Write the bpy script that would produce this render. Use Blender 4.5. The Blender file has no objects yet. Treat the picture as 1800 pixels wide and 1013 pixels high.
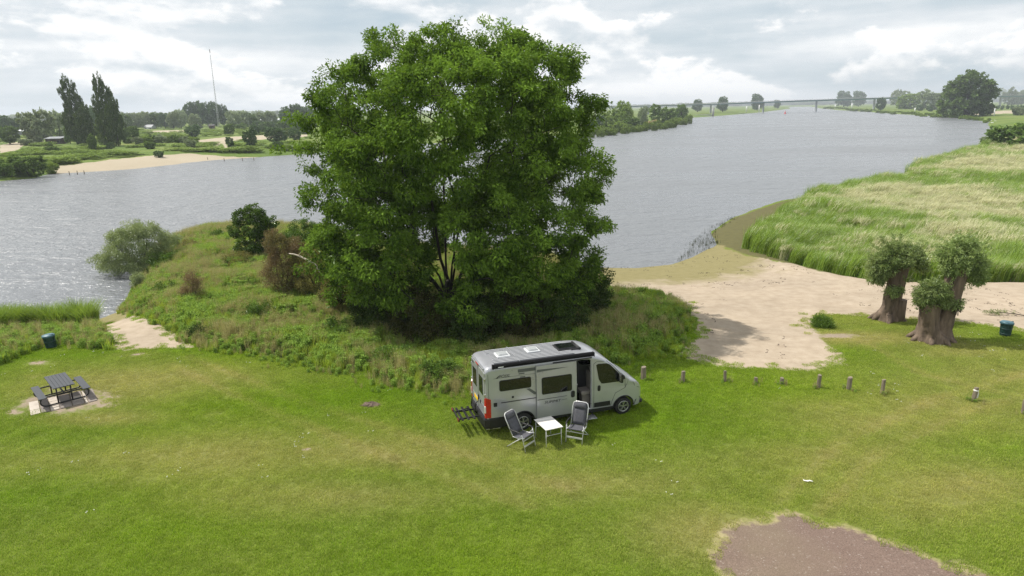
import bpy, bmesh, math, random
import numpy as np
from mathutils import Vector, Matrix

sc = bpy.context.scene
col = sc.collection
PI = math.pi
rad = math.radians

# ------------------------------------------------------------------ camera
CAM_H, FPX, HORIZON, ROLL = 11.45, 1200.0, 190.0, math.radians(0.95)          # metres above the lawn; focal length and horizon in photo pixels
PITCH = math.atan((506.5 - HORIZON) / FPX)
cam_data = bpy.data.cameras.new('camera')
cam_data.sensor_width = 36.0
cam_data.lens = 24.0
cam_data.clip_start = 0.1
cam_data.clip_end = 20000.0
cam = bpy.data.objects.new('camera', cam_data)
col.objects.link(cam)
cam.location = (0, 0, CAM_H)
cam.rotation_euler = (Matrix.Rotation(PI / 2 - PITCH, 3, 'X') @ Matrix.Rotation(-ROLL, 3, 'Z')).to_euler()   # the drone hung a degree off level
sc.camera = cam

# ------------------------------------------------------------------ world, sun, exposure
SUN_FROM = Vector((-0.64, 0.24, 1.0)).normalized()   # towards the sun
SUN_EL = math.asin(SUN_FROM.z)
SUN_AZ = math.atan2(SUN_FROM.x, SUN_FROM.y)

def nd(nt, t, **kw):
    n = nt.nodes.new(t)
    for k, v in kw.items():
        if k in n.inputs.keys():
            n.inputs[k].default_value = v
        else:
            setattr(n, k, v)
    return n

def lk(nt, a, b):
    nt.links.new(a, b)

def math_node(nt, op, a, b=None, clamp=False):
    n = nt.nodes.new('ShaderNodeMath'); n.operation = op; n.use_clamp = clamp
    for i, v in enumerate((a, b)):
        if v is None: continue
        if isinstance(v, (int, float)): n.inputs[i].default_value = v
        else: nt.links.new(v, n.inputs[i])
    return n.outputs[0]

def mix_col(nt, f, a, b, mode='MIX'):
    n = nt.nodes.new('ShaderNodeMix'); n.data_type = 'RGBA'; n.blend_type = mode; n.clamp_factor = True
    for s, v in ((n.inputs[0], f), (n.inputs[6], a), (n.inputs[7], b)):
        if isinstance(v, (int, float)): s.default_value = v
        elif isinstance(v, (tuple, list)): s.default_value = (*v[:3], 1)
        else: nt.links.new(v, s)
    return n.outputs[2]

def ramp(nt, fac, stops, interp='LINEAR'):
    n = nt.nodes.new('ShaderNodeValToRGB'); cr = n.color_ramp; cr.interpolation = interp
    while len(cr.elements) < len(stops): cr.elements.new(0.5)
    for e, (p, c) in zip(cr.elements, stops):
        e.position = p
        e.color = (c, c, c, 1) if isinstance(c, (int, float)) else (*c, 1)
    nt.links.new(fac, n.inputs[0])
    return n.outputs[0]

def noise(nt, vec, scale, detail=4, rough=0.5, dist=0.0, dim='3D'):
    n = nt.nodes.new('ShaderNodeTexNoise'); n.noise_dimensions = dim
    n.inputs['Scale'].default_value = scale; n.inputs['Detail'].default_value = detail
    n.inputs['Roughness'].default_value = rough; n.inputs['Distortion'].default_value = dist
    if vec is not None: nt.links.new(vec, n.inputs['Vector'])
    return n.outputs['Fac']

def mapping(nt, vec, scale=(1, 1, 1), loc=(0, 0, 0), rot=(0, 0, 0)):
    n = nt.nodes.new('ShaderNodeMapping')
    n.inputs['Scale'].default_value = scale; n.inputs['Location'].default_value = loc; n.inputs['Rotation'].default_value = rot
    nt.links.new(vec, n.inputs['Vector'])
    return n.outputs[0]

world = bpy.data.worlds.new('World')
sc.world = world
world.use_nodes = True
world.cycles.sampling_method = 'MANUAL'; world.cycles.sample_map_resolution = 512
wt = world.node_tree
wt.nodes.clear()
w_out = wt.nodes.new('ShaderNodeOutputWorld')
sky = wt.nodes.new('ShaderNodeTexSky')
sky.sky_type = 'NISHITA'; sky.sun_disc = False
sky.sun_elevation = SUN_EL; sky.sun_rotation = SUN_AZ
sky.air_density = 1.0; sky.dust_density = 1.5; sky.ozone_density = 1.5
bg_sky = wt.nodes.new('ShaderNodeBackground'); bg_sky.inputs[1].default_value = 0.10
lk(wt, sky.outputs[0], bg_sky.inputs[0])
tc = wt.nodes.new('ShaderNodeTexCoord')
# broken cumulus cover: cloud masses seen from the side, stretched along the horizon
G = tc.outputs['Generated']
def cloud_noise(scale, loc, det, rough=.5, dist=.2):
    return noise(wt, mapping(wt, G, scale, loc), 1.0, det, rough, dist)
def mul(a, b): return math_node(wt, 'MULTIPLY', a, b)
def add(a, b, c=False): return math_node(wt, 'ADD', a, b, c)
veil = cloud_noise((2.2, 2.2, 17.0), (7.7, 4.1, 1.3), 4, .55)                       # grey undersides in long banks
heap = cloud_noise((6.5, 6.5, 13.5), (2.2, 6.6, 3.3), 6, .56, .15)                  # heaped cloud tops
heap_up = cloud_noise((6.5, 6.5, 13.5), (2.2, 6.6, 3.3 + .16), 4, .56, .15)
cells = cloud_noise((15.0, 15.0, 34.0), (4.2, 2.6, 5.3), 4, .6, .2)
lit = add(mul(math_node(wt, 'SUBTRACT', veil, .5), 1.9), .45)
edge_ = ramp(wt, heap, [(.47, 0.0), (.56, 1.0)], 'EASE')
lit = add(lit, mul(edge_, add(mul(math_node(wt, 'SUBTRACT', heap, heap_up), 3.0), .30)))
lit = add(lit, mul(math_node(wt, 'SUBTRACT', cells, .5), .45), True)
cloud_col = ramp(wt, lit, [(0.0, (0.47, 0.57, 0.645)), (0.28, (0.595, 0.67, 0.72)), (0.50, (0.715, 0.762, 0.798)), (0.72, (0.88, 0.90, 0.912)), (0.90, (1.0, 1.0, 1.0))])
cover = ramp(wt, veil, [(0.30, 0.88), (0.52, 1.0)])
bg_cloud = wt.nodes.new('ShaderNodeBackground'); bg_cloud.inputs[1].default_value = 1.02
lk(wt, cloud_col, bg_cloud.inputs[0])
w_mix = wt.nodes.new('ShaderNodeMixShader')
lk(wt, cover, w_mix.inputs[0]); lk(wt, bg_sky.outputs[0], w_mix.inputs[1]); lk(wt, bg_cloud.outputs[0], w_mix.inputs[2])
lk(wt, w_mix.outputs[0], w_out.inputs['Surface'])

sun_data = bpy.data.lights.new('sun', 'SUN')
sun_data.energy = 5.0; sun_data.angle = rad(0.6); sun_data.color = (1.0, 0.955, 0.88)
sun = bpy.data.objects.new('sun', sun_data)
col.objects.link(sun)
sun.rotation_euler = (-SUN_FROM).to_track_quat('-Z', 'Y').to_euler()

sc.view_settings.view_transform = 'Standard'
sc.view_settings.look = 'None'
sc.view_settings.exposure = 0.12
sc.view_settings.gamma = 1.0
sc.view_settings.use_curve_mapping = False
sc.render.engine = 'CYCLES'
sc.cycles.max_bounces = 5
sc.cycles.diffuse_bounces = 3
sc.cycles.glossy_bounces = 3
sc.cycles.transmission_bounces = 3
sc.cycles.transparent_max_bounces = 6
sc.cycles.volume_bounces = 0
sc.cycles.caustics_reflective = False
sc.cycles.caustics_refractive = False
sc.cycles.sample_clamp_indirect = 4.0
sc.cycles.use_denoising = True
sc.cycles.denoiser = 'OPENIMAGEDENOISE'
sc.cycles.denoising_prefilter = 'NONE'          # keeps the grain of grass and leaves

# ------------------------------------------------------------------ small tools
WATER_Z = -1.4

def sight(px, py):
    dx = (px - 900) / FPX; dy = (506.5 - py) / FPX
    c, s = math.cos(ROLL), math.sin(ROLL)
    dx, dy = dx * c + dy * s, dy * c - dx * s
    return (dx, math.cos(PITCH) + dy * math.sin(PITCH), -math.sin(PITCH) + dy * math.cos(PITCH))

def at(px, py, z=0.0):
    """The point at height z that the camera sees at a photo pixel (used once, to survey where things stand)."""
    f = sight(px, py)
    t = (z - CAM_H) / f[2]
    return (f[0] * t, f[1] * t)

def at_y(px, py, Y):
    f = sight(px, py)
    t = Y / f[1]
    return np.array((f[0] * t, Y, CAM_H + f[2] * t))

def skyline(px):
    return HORIZON - math.tan(ROLL) * (px - 900)

def px_per_m(Y, z=0.0):
    return FPX / (Y * math.cos(PITCH) - (z - CAM_H) * math.sin(PITCH))

def vnoise(x, y, seed=0):
    ix = np.floor(x).astype(np.int64); iy = np.floor(y).astype(np.int64)
    fx = x - ix; fy = y - iy
    fx = fx * fx * (3 - 2 * fx); fy = fy * fy * (3 - 2 * fy)
    def hsh(a, b):
        h = (a * 374761393 + b * 668265263 + seed * 974634777) & 0xffffffff
        h = ((h ^ (h >> 13)) * 1274126177) & 0xffffffff
        h = (h ^ (h >> 16)) & 0xffffffff
        return h / 4294967295.0
    a = hsh(ix, iy); b = hsh(ix + 1, iy); c = hsh(ix, iy + 1); d = hsh(ix + 1, iy + 1)
    return (a * (1 - fx) + b * fx) * (1 - fy) + (c * (1 - fx) + d * fx) * fy

def fbm(x, y, scale, octv=4, seed=0):
    s = 0; a = 1; t = 0
    for o in range(octv):
        s = s + a * vnoise(x / scale * 2 ** o + 17.3 * o, y / scale * 2 ** o - 9.1 * o, seed + o); t += a; a *= 0.5
    return s / t

def sdf(x, y, poly):
    """Signed distance to a polygon, positive inside."""
    P = np.asarray(poly, float)
    d = np.full(x.shape, 1e18); ins = np.zeros(x.shape, bool)
    n = len(P)
    for i in range(n):
        ax, ay = P[i]; bx, by = P[(i + 1) % n]
        ex, ey = bx - ax, by - ay
        wx, wy = x - ax, y - ay
        t = np.clip((wx * ex + wy * ey) / (ex * ex + ey * ey + 1e-12), 0, 1)
        d = np.minimum(d, (wx - ex * t) ** 2 + (wy - ey * t) ** 2)
        c = ((ay > y) != (by > y))
        with np.errstate(divide='ignore', invalid='ignore'):
            xi = ax + (y - ay) / (by - ay if by != ay else 1e-12) * ex
        ins ^= c & (x < xi)
    d = np.sqrt(d)
    return np.where(ins, d, -d)

def poly_px(pts, z=0.0):
    return [at(p[0], p[1], p[2] if len(p) > 2 else z) for p in pts]

def soft(sd, w):
    return np.clip(0.5 + sd / w, 0, 1)

def sstep(t):
    t = np.clip(t, 0, 1)
    return t * t * (3 - 2 * t)

# ---- objects
def tag(o, label=None, cat=None, group=None, kind=None):
    if label: o['label'] = label
    if cat: o['category'] = cat
    if group: o['group'] = group
    if kind: o['kind'] = kind
    return o

def empty(name, loc=(0, 0, 0), rz=0.0):
    o = bpy.data.objects.new(name, None)
    o.empty_display_size = 0.2
    col.objects.link(o)
    o.location = loc; o.rotation_euler = (0, 0, rz)
    return o

def link_mesh(name, me, mat=None, parent=None):
    o = bpy.data.objects.new(name, me)
    col.objects.link(o)
    if mat is not None and not me.materials: me.materials.append(mat)
    if parent is not None: o.parent = parent
    return o

def np_mesh(name, V, Fq, attrs=None, smooth=False):
    """Mesh from a vertex array and a face array of constant corner count."""
    V = np.asarray(V, np.float32); Fq = np.asarray(Fq, np.int32)
    me = bpy.data.meshes.new(name)
    me.vertices.add(len(V)); me.vertices.foreach_set('co', V.ravel())
    k = Fq.shape[1]
    me.loops.add(Fq.size); me.loops.foreach_set('vertex_index', Fq.ravel())
    me.polygons.add(len(Fq))
    me.polygons.foreach_set('loop_start', np.arange(0, Fq.size, k, dtype=np.int32))
    me.polygons.foreach_set('loop_total', np.full(len(Fq), k, np.int32))
    me.polygons.foreach_set('use_smooth', np.full(len(Fq), smooth))
    for an, av in (attrs or {}).items():
        a = me.attributes.new(an, 'FLOAT', 'POINT'); a.data.foreach_set('value', np.asarray(av, np.float32).ravel())
    me.update(calc_edges=True)
    return me

class MB:
    """Collects shapes, then links them as one mesh object."""
    def __init__(s): s.v = []; s.f = []; s.sm = []
    def add(s, V, F, smooth=False):
        o = len(s.v); s.v += [tuple(p) for p in V]; s.f += [tuple(i + o for i in f) for f in F]; s.sm += [smooth] * len(F)
        return s
    def box(s, c, d, M=None):
        x, y, z = d[0] / 2, d[1] / 2, d[2] / 2
        V = [Vector(p) for p in ((-x, -y, -z), (x, -y, -z), (x, y, -z), (-x, y, -z), (-x, -y, z), (x, -y, z), (x, y, z), (-x, y, z))]
        if M is not None: V = [M @ p for p in V]
        V = [p + Vector(c) for p in V]
        return s.add(V, [(3, 2, 1, 0), (4, 5, 6, 7), (0, 1, 5, 4), (1, 2, 6, 5), (2, 3, 7, 6), (3, 0, 4, 7)])
    def bar(s, a, b, w, h, up=(0, 0, 1)):
        a = Vector(a); b = Vector(b); d = b - a; L = d.length; d.normalize()
        u = Vector(up)
        if abs(d.dot(u)) > 0.95: u = Vector((1, 0, 0))
        sx = d.cross(u).normalized(); u = sx.cross(d)
        M = Matrix((d, sx, u)).transposed()
        return s.box((a + b) / 2, (L, w, h), M)
    def tube(s, pts, r, n=8, closed=False, smooth=True, cap=True):
        P = [Vector(p) for p in pts]; m = len(P)
        R = r if isinstance(r, (list, tuple, np.ndarray)) else [r] * m
        V = []; prev = None
        for i in range(m):
            if closed: t = P[(i + 1) % m] - P[i - 1]
            else: t = P[min(i + 1, m - 1)] - P[max(i - 1, 0)]
            t.normalize()
            if prev is None:
                a = Vector((0, 0, 1)) if abs(t.z) < 0.9 else Vector((1, 0, 0))
                u = t.cross(a).normalized()
            else:
                u = (prev - t * prev.dot(t)).normalized()
            prev = u; w = t.cross(u)
            for k in range(n):
                an = 2 * PI * k / n
                V.append(P[i] + (u * math.cos(an) + w * math.sin(an)) * R[i])
        F = []
        for i in range(m if closed else m - 1):
            j = (i + 1) % m
            for k in range(n):
                k2 = (k + 1) % n
                F.append((i * n + k, i * n + k2, j * n + k2, j * n + k))
        s.add(V, F, smooth)
        if cap and not closed:
            o = len(s.v) - len(V)
            s.f.append(tuple(o + k for k in range(n))[::-1]); s.sm.append(False)
            s.f.append(tuple(o + (m - 1) * n + k for k in range(n))); s.sm.append(False)
        return s
    def lathe(s, prof, n=20, c=(0, 0, 0), axis='z', smooth=True):
        V = []
        for r, h in prof:
            for k in range(n):
                a = 2 * PI * k / n
                p = (r * math.cos(a), r * math.sin(a), h)
                if axis == 'y': p = (p[0], p[2], p[1])
                if axis == 'x': p = (p[2], p[0], p[1])
                V.append((p[0] + c[0], p[1] + c[1], p[2] + c[2]))
        F = []
        for i in range(len(prof) - 1):
            for k in range(n):
                F.append((i * n + k, i * n + (k + 1) % n, (i + 1) * n + (k + 1) % n, (i + 1) * n + k))
        s.add(V, F, smooth)
        o = len(s.v) - len(V)
        s.f.append(tuple(o + k for k in range(n))[::-1]); s.sm.append(False)
        s.f.append(tuple(o + (len(prof) - 1) * n + k for k in range(n))); s.sm.append(False)
        return s
    def extrude(s, poly, a, b):
        """poly: list of 3D points, extruded from offset a to offset b."""
        n = len(poly); a = Vector(a); b = Vector(b)
        V = [Vector(p) + a for p in poly] + [Vector(p) + b for p in poly]
        F = [tuple(range(n))[::-1], tuple(range(n, 2 * n))] + [(i, (i + 1) % n, n + (i + 1) % n, n + i) for i in range(n)]
        return s.add(V, F)
    def mesh(s, name):
        me = bpy.data.meshes.new(name); me.from_pydata(s.v, [], s.f)
        me.polygons.foreach_set('use_smooth', s.sm); me.update()
        bm = bmesh.new(); bm.from_mesh(me); bmesh.ops.recalc_face_normals(bm, faces=bm.faces); bm.to_mesh(me); bm.free()
        return me
    def build(s, name, mat, parent=None, bevel=0.0, seg=2):
        o = link_mesh(name, s.mesh(name), mat, parent)
        if bevel:
            m = o.modifiers.new('edge', 'BEVEL'); m.width = bevel; m.segments = seg; m.limit_method = 'ANGLE'; m.angle_limit = rad(40)
        return o

# ------------------------------------------------------------------ materials
def new_mat(name):
    m = bpy.data.materials.new(name); m.use_nodes = True
    nt = m.node_tree; nt.nodes.clear()
    out = nt.nodes.new('ShaderNodeOutputMaterial')
    return m, nt, out

def surf(name, c, rough=0.6, metal=0.0, var=0.15, scale=6.0, bump=0.0, bscale=40.0, spec=0.5, stretch=None, coat=0.0, c2=None):
    m, nt, out = new_mat(name)
    b = nt.nodes.new('ShaderNodeBsdfPrincipled')
    g = nt.nodes.new('ShaderNodeTexCoord').outputs['Object']
    if stretch: g = mapping(nt, g, stretch)
    f = noise(nt, g, scale, 5, 0.6)
    lo = tuple(v * (1 - var) for v in c); hi = tuple(min(1, v * (1 + var)) for v in (c2 or c))
    cc = mix_col(nt, ramp(nt, f, [(0.3, 0.0), (0.7, 1.0)]), lo, hi)
    lk(nt, cc, b.inputs['Base Color'])
    rr = ramp(nt, f, [(0.3, max(0.02, rough - 0.06)), (0.7, min(1, rough + 0.06))])
    lk(nt, rr, b.inputs['Roughness'])
    b.inputs['Metallic'].default_value = metal
    b.inputs['Specular IOR Level'].default_value = spec
    b.inputs['Coat Weight'].default_value = coat
    if bump:
        bn = nt.nodes.new('ShaderNodeBump'); bn.inputs['Strength'].default_value = bump; bn.inputs['Distance'].default_value = 0.02
        lk(nt, noise(nt, g, bscale, 5, 0.65), bn.inputs['Height']); lk(nt, bn.outputs[0], b.inputs['Normal'])
    lk(nt, b.outputs[0], out.inputs['Surface'])
    return m

def leaf_mat(name, dark, light, trans=0.35, gloss=0.10, rough=0.45, patch=None):
    m, nt, out = new_mat(name)
    at_ = nt.nodes.new('ShaderNodeAttribute'); at_.attribute_name = 'tint'
    c = mix_col(nt, at_.outputs['Fac'], dark, light)
    oi = nt.nodes.new('ShaderNodeObjectInfo')
    v = ramp(nt, oi.outputs['Random'], [(0.0, 0.80), (1.0, 1.18)])
    c = mix_col(nt, 1.0, c, v, 'MULTIPLY')
    if patch:
        g = nt.nodes.new('ShaderNodeNewGeometry')
        f = ramp(nt, noise(nt, g.outputs['Position'], patch[1], 3), [(0.42, 0.0), (0.62, 1.0)])
        c = mix_col(nt, math_node(nt, 'MULTIPLY', f, patch[2]), c, patch[0])
    d = nt.nodes.new('ShaderNodeBsdfDiffuse'); lk(nt, c, d.inputs[0])
    t = nt.nodes.new('ShaderNodeBsdfTranslucent'); lk(nt, mix_col(nt, 0.5, c, (light[0] * 1.2, light[1] * 1.15, light[2] * 0.6)), t.inputs[0])
    a = nt.nodes.new('ShaderNodeMixShader'); a.inputs[0].default_value = trans
    lk(nt, d.outputs[0], a.inputs[1]); lk(nt, t.outputs[0], a.inputs[2])
    gl = nt.nodes.new('ShaderNodeBsdfGlossy'); gl.inputs['Roughness'].default_value = rough
    gl.inputs[0].default_value = (0.8, 0.85, 0.8, 1)
    b = nt.nodes.new('ShaderNodeMixShader')
    lw = nt.nodes.new('ShaderNodeLayerWeight'); lw.inputs[0].default_value = 0.3
    lk(nt, math_node(nt, 'MULTIPLY', lw.outputs['Fresnel'], gloss * 1.6), b.inputs[0])
    lk(nt, a.outputs[0], b.inputs[1]); lk(nt, gl.outputs[0], b.inputs[2])
    lk(nt, b.outputs[0], out.inputs['Surface'])
    return m

# colour of the mown turf, shared by the soil sheet and the blades standing on it; 'Dry' is how parched a spot is
turf = bpy.data.node_groups.new('turf_colour', 'ShaderNodeTree')
turf.interface.new_socket('Dry', in_out='INPUT', socket_type='NodeSocketFloat')
turf.interface.new_socket('Colour', in_out='OUTPUT', socket_type='NodeSocketColor')
_gi = turf.nodes.new('NodeGroupInput'); _go = turf.nodes.new('NodeGroupOutput')
_pos = turf.nodes.new('ShaderNodeNewGeometry').outputs['Position']
_n1 = noise(turf, _pos, 0.12, 3, 0.5)
_n2 = noise(turf, _pos, 3.2, 3, 0.7)
_c = mix_col(turf, ramp(turf, _n1, [(0.35, 0.0), (0.65, 1.0)]), (0.158, 0.270, 0.012), (0.210, 0.312, 0.017))
_c = mix_col(turf, ramp(turf, _n2, [(0.34, 0.42), (0.58, 0.0)]), _c, (0.095, 0.175, 0.010))
_c = mix_col(turf, ramp(turf, _gi.outputs[0], [(0.0, 0.0), (1.0, 0.95)]), _c, (0.370, 0.335, 0.120))
lk(turf, _c, _go.inputs[0])

def turf_node(nt, dry_socket):
    g = nt.nodes.new('ShaderNodeGroup'); g.node_tree = turf
    lk(nt, dry_socket, g.inputs[0])
    return g.outputs[0]

def attr(nt, name, typ='GEOMETRY'):
    a = nt.nodes.new('ShaderNodeAttribute'); a.attribute_name = name; a.attribute_type = typ
    return a.outputs['Fac']

def blade_mat():
    m, nt, out = new_mat('turf_blade')
    t0 = attr(nt, 'tint')
    c = turf_node(nt, math_node(nt, 'ADD', attr(nt, 'dry', 'INSTANCER'), math_node(nt, 'MULTIPLY', math_node(nt, 'SUBTRACT', t0, 0.5), 0.55)))
    c = mix_col(nt, 1.0, c, ramp(nt, t0, [(0.0, 1.05), (1.0, 1.75)]), 'MULTIPLY')
    c = mix_col(nt, 1.0, c, ramp(nt, attr(nt, 'tone', 'INSTANCER'), [(0.0, 0.70), (1.0, 1.30)]), 'MULTIPLY')
    d = nt.nodes.new('ShaderNodeBsdfDiffuse'); lk(nt, c, d.inputs[0])
    t = nt.nodes.new('ShaderNodeBsdfTranslucent'); lk(nt, c, t.inputs[0])
    a = nt.nodes.new('ShaderNodeMixShader'); a.inputs[0].default_value = 0.40
    lk(nt, d.outputs[0], a.inputs[1]); lk(nt, t.outputs[0], a.inputs[2])
    lk(nt, a.outputs[0], out.inputs['Surface'])
    return m

M = {}
M['blade'] = blade_mat()

# ================================================================== THE SETTING
# shoreline of the river, surveyed clockwise: near bank, marsh, right bank, far reach, left bank
RIVER = poly_px([(-600, 622), (-200, 592), (0, 577), (100, 573), (165, 572), (172, 562), (205, 550), (216, 535), (232, 505), (238, 475),
    (262, 447), (320, 420), (420, 410), (560, 412), (700, 440), (900, 466), (1060, 471), (1120, 471), (1180, 465), (1215, 453), (1238, 442),
    (1258, 432), (1252, 408), (1290, 382), (1380, 351), (1440, 328, 0), (1590, 303, .2), (1598, 288, .2), (1720, 253, .2), (1748, 229, 0), (1738, 215),
    (1700, 208), (1600, 202), (1540, 198), (1470, 193.5), (1440, 190.5), (1425, 187.5), (1385, 188), (1390, 191), (1335, 198), (1250, 205), (1204, 208),
    (1210, 213), (1180, 222), (1040, 236), (900, 244), (700, 256), (520, 272), (370, 282), (240, 297), (110, 305), (85, 307), (60, 313),
    (0, 319), (-200, 332), (-600, 352)], WATER_Z)
BEACH = poly_px([(1030, 466, -1.4), (1180, 465, -1.4), (1258, 428, -1.4), (1312, 452, -1.1), (1400, 477, -1.0), (1480, 494, -.9), (1560, 505, -.8),
    (1680, 507, -.75), (1800, 507, -.75), (2000, 507, -.75), (2000, 600, -.1), (1800, 590, -.15), (1740, 580, -.2), (1660, 571, -.3),
    (1600, 569, -.3), (1540, 563, -.35), (1480, 557, -.35), (1434, 560, -.35), (1426, 576, -.25), (1450, 600, -.15), (1472, 622, -.05), (1503, 645),
    (1440, 650), (1350, 652), (1262, 645), (1206, 622, -.05), (1216, 590, -.15), (1222, 562, -.3), (1203, 540, -.4), (1158, 519, -.6), (1030, 506, -.7)])
BEACH_LOW = poly_px([(1020, 470, -1.4), (1258, 425, -1.4), (1400, 477, -1.0), (2000, 507, -.75), (2000, 590, -.1), (1740, 580, -.2), (1480, 600, -.15), (1503, 655),
    (1200, 655), (1100, 560, -.3), (1020, 515, -.7)])
MARSH = poly_px([(1258, 425, -1.2), (1312, 452, -1.1), (1400, 477, -1.0), (1480, 494, -.9), (1560, 504, -.8), (1680, 505, -.75), (1800, 505, -.75), (2050, 505, -.75),
    (2400, 420, -.9), (2300, 240, .2), (1900, 238, .2), (1740, 250, .2), (1600, 286, .2), (1592, 303, .2), (1440, 328, 0), (1380, 351, -1.0), (1290, 382, -1.3), (1252, 408, -1.3)])
REEDS = poly_px([(1318, 446, -1.1), (1400, 470, -1.0), (1480, 488, -.9), (1560, 501, -.8), (1680, 503, -.75), (1800, 503, -.75), (2050, 503, -.75),
    (2400, 420, -.9), (2300, 240, .3), (1900, 240, .3), (1740, 254, .3), (1604, 288, .3), (1594, 303, .3), (1450, 330, .2), (1410, 352, -.2), (1345, 395, -.6), (1312, 428, -.9)])
PENINSULA = poly_px([(210, 548, -1), (255, 560, -.6), (310, 585, -.2), (350, 606), (420, 620), (520, 636), (620, 650), (720, 650), (860, 640), (1000, 620), (1080, 590, -.2), (1070, 520, -.6), (1020, 470, -1.2),
    (900, 466, -1.4), (700, 440, -1.4), (560, 412, -1.4), (420, 410, -1.4), (320, 420, -1.4), (262, 447, -1.4), (238, 475, -1.4), (232, 505, -1.4)])
WEEDS = poly_px([(208, 552, -1), (248, 562, -.6), (300, 583, -.2), (345, 606), (420, 622), (520, 640), (620, 655), (700, 685), (780, 702), (850, 695), (905, 650), (1060, 642), (1130, 636),
    (1195, 622), (1222, 566, -.3), (1203, 540, -.4), (1160, 519, -.6), (1060, 507, -.7), (1020, 480, -1.2), (900, 466, -1.4), (700, 440, -1.4), (560, 412, -1.4), (420, 410, -1.4),
    (320, 420, -1.4), (262, 447, -1.4), (238, 475, -1.4), (232, 505, -1.4)])
ROUGH_LEFT = poly_px([(-300, 590, -1.3), (0, 577, -1.3), (165, 573, -1.2), (176, 580, -.8), (192, 604, -.3), (198, 616), (150, 608), (60, 618), (0, 640), (-300, 690)])
RAMP = poly_px([(170, 560, -1.4), (206, 549, -1.4), (240, 560, -.9), (300, 584, -.3), (342, 608), (205, 615), (192, 604, -.3), (178, 580, -.8)])
GRAVEL = poly_px([(1243, 975), (1262, 945), (1300, 915), (1348, 912), (1362, 898), (1400, 900), (1450, 918), (1480, 925), (1560, 955), (1640, 983), (1740, 1013), (1840, 1060), (1500, 1120), (1330, 1060), (1262, 1005)])
FAR_SAND = poly_px([(88, 307), (108, 298, -1.1), (180, 290, -.9), (260, 281, -.9), (330, 276, -.9), (420, 276, -1.0), (530, 271, -1.1), (530, 274), (370, 284), (240, 299), (115, 307)], WATER_Z)
TRAILS = [poly_px(p, .3) for p in ([(345, 247), (400, 241), (460, 238), (540, 236), (540, 242), (470, 246), (400, 250), (352, 253)],
    [(372, 262), (388, 250), (396, 250), (402, 261), (394, 262), (390, 254), (378, 263)], [(255, 231), (330, 229), (330, 232), (258, 234)],
    [(1700, 199), (1775, 195), (1800, 196), (1800, 200), (1770, 200), (1712, 202)], [(0, 255), (40, 248), (80, 250), (40, 258), (0, 275)])]
PICNIC = at(116, 701)
BARE = [(at(65, 636), 0.95, 0.5), (at(653, 712), 0.42, 0.3), ((-18.7, 26.3), 2.9, 1.9), (at(185, 710), 0.9, 0.5), (at(1660, 600), 0.9, .55), (at(105, 616), .2, .2),
        (at(27, 723), .7, .3), (at(92, 679), .5, .3), (at(1470, 592, -.1), 1.6, .7), (at(540, 790), .35, .2), (at(240, 622), 1.2, .3), (at(60, 660), .3, .2), (at(380, 726), .4, .2)]
DRY = [(at(1640, 712), 4.0, 1.3), (at(1460, 715), 2.2, .9), (at(1560, 735), 4.5, 1.4), (at(1740, 660), 5.0, 2.2), (at(300, 660), 7.0, 1.6), (at(1400, 800), 4.0, 1.3), (at(1700, 850), 3.0, 1.2),
       (at(250, 800), 6.0, 1.2), (at(700, 800), 5.0, 1.0), (at(1240, 935), 1.4, 1.2), (at(600, 870), 3.0, .8), (at(1000, 850), 3.5, .8), (at(190, 735), 1.6, .5), (at(1520, 600, -.1), 2.6, .9), (at(1700, 620), 3.0, 1.0)]

TRACKS = [poly_px(p) for p in ([(1810, 655), (1640, 700), (1480, 775), (1370, 880)], [(1810, 690), (1690, 725), (1540, 800), (1440, 900)], [(330, 625), (520, 700), (760, 780), (1000, 860)], [(300, 640), (470, 720), (700, 810), (930, 890)],
    [(1520, 600), (1620, 655), (1760, 690), (1820, 700)])]
def wear(x, y):
    m = np.zeros_like(x)
    for T_ in TRACKS:
        for (ax, ay), (bx, by) in zip(T_, T_[1:]):
            ex, ey = bx - ax, by - ay
            t = np.clip(((x - ax) * ex + (y - ay) * ey) / (ex * ex + ey * ey), 0, 1)
            m = np.maximum(m, 1 - np.hypot(x - ax - ex * t, y - ay - ey * t) / .42)
    return np.clip(m, 0, 1) * (.35 + .9 * fbm(x, y, 2.0, 3, 87))

def ellipses(x, y, L):
    m = np.zeros_like(x)
    for (c, a, b) in L:
        m = np.maximum(m, 1.0 - np.sqrt(((x - c[0]) / a) ** 2 + ((y - c[1]) / b) ** 2) * 0.5)
    return np.clip(m, 0, 1)

def shore(x, y):
    r = np.sqrt(x * x + y * y)
    j = (fbm(x, y, 5.0, 4, 5) - 0.5) * np.clip(r * 0.012, 0.35, 5.0)
    return -sdf(x, y, RIVER) + j

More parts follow.
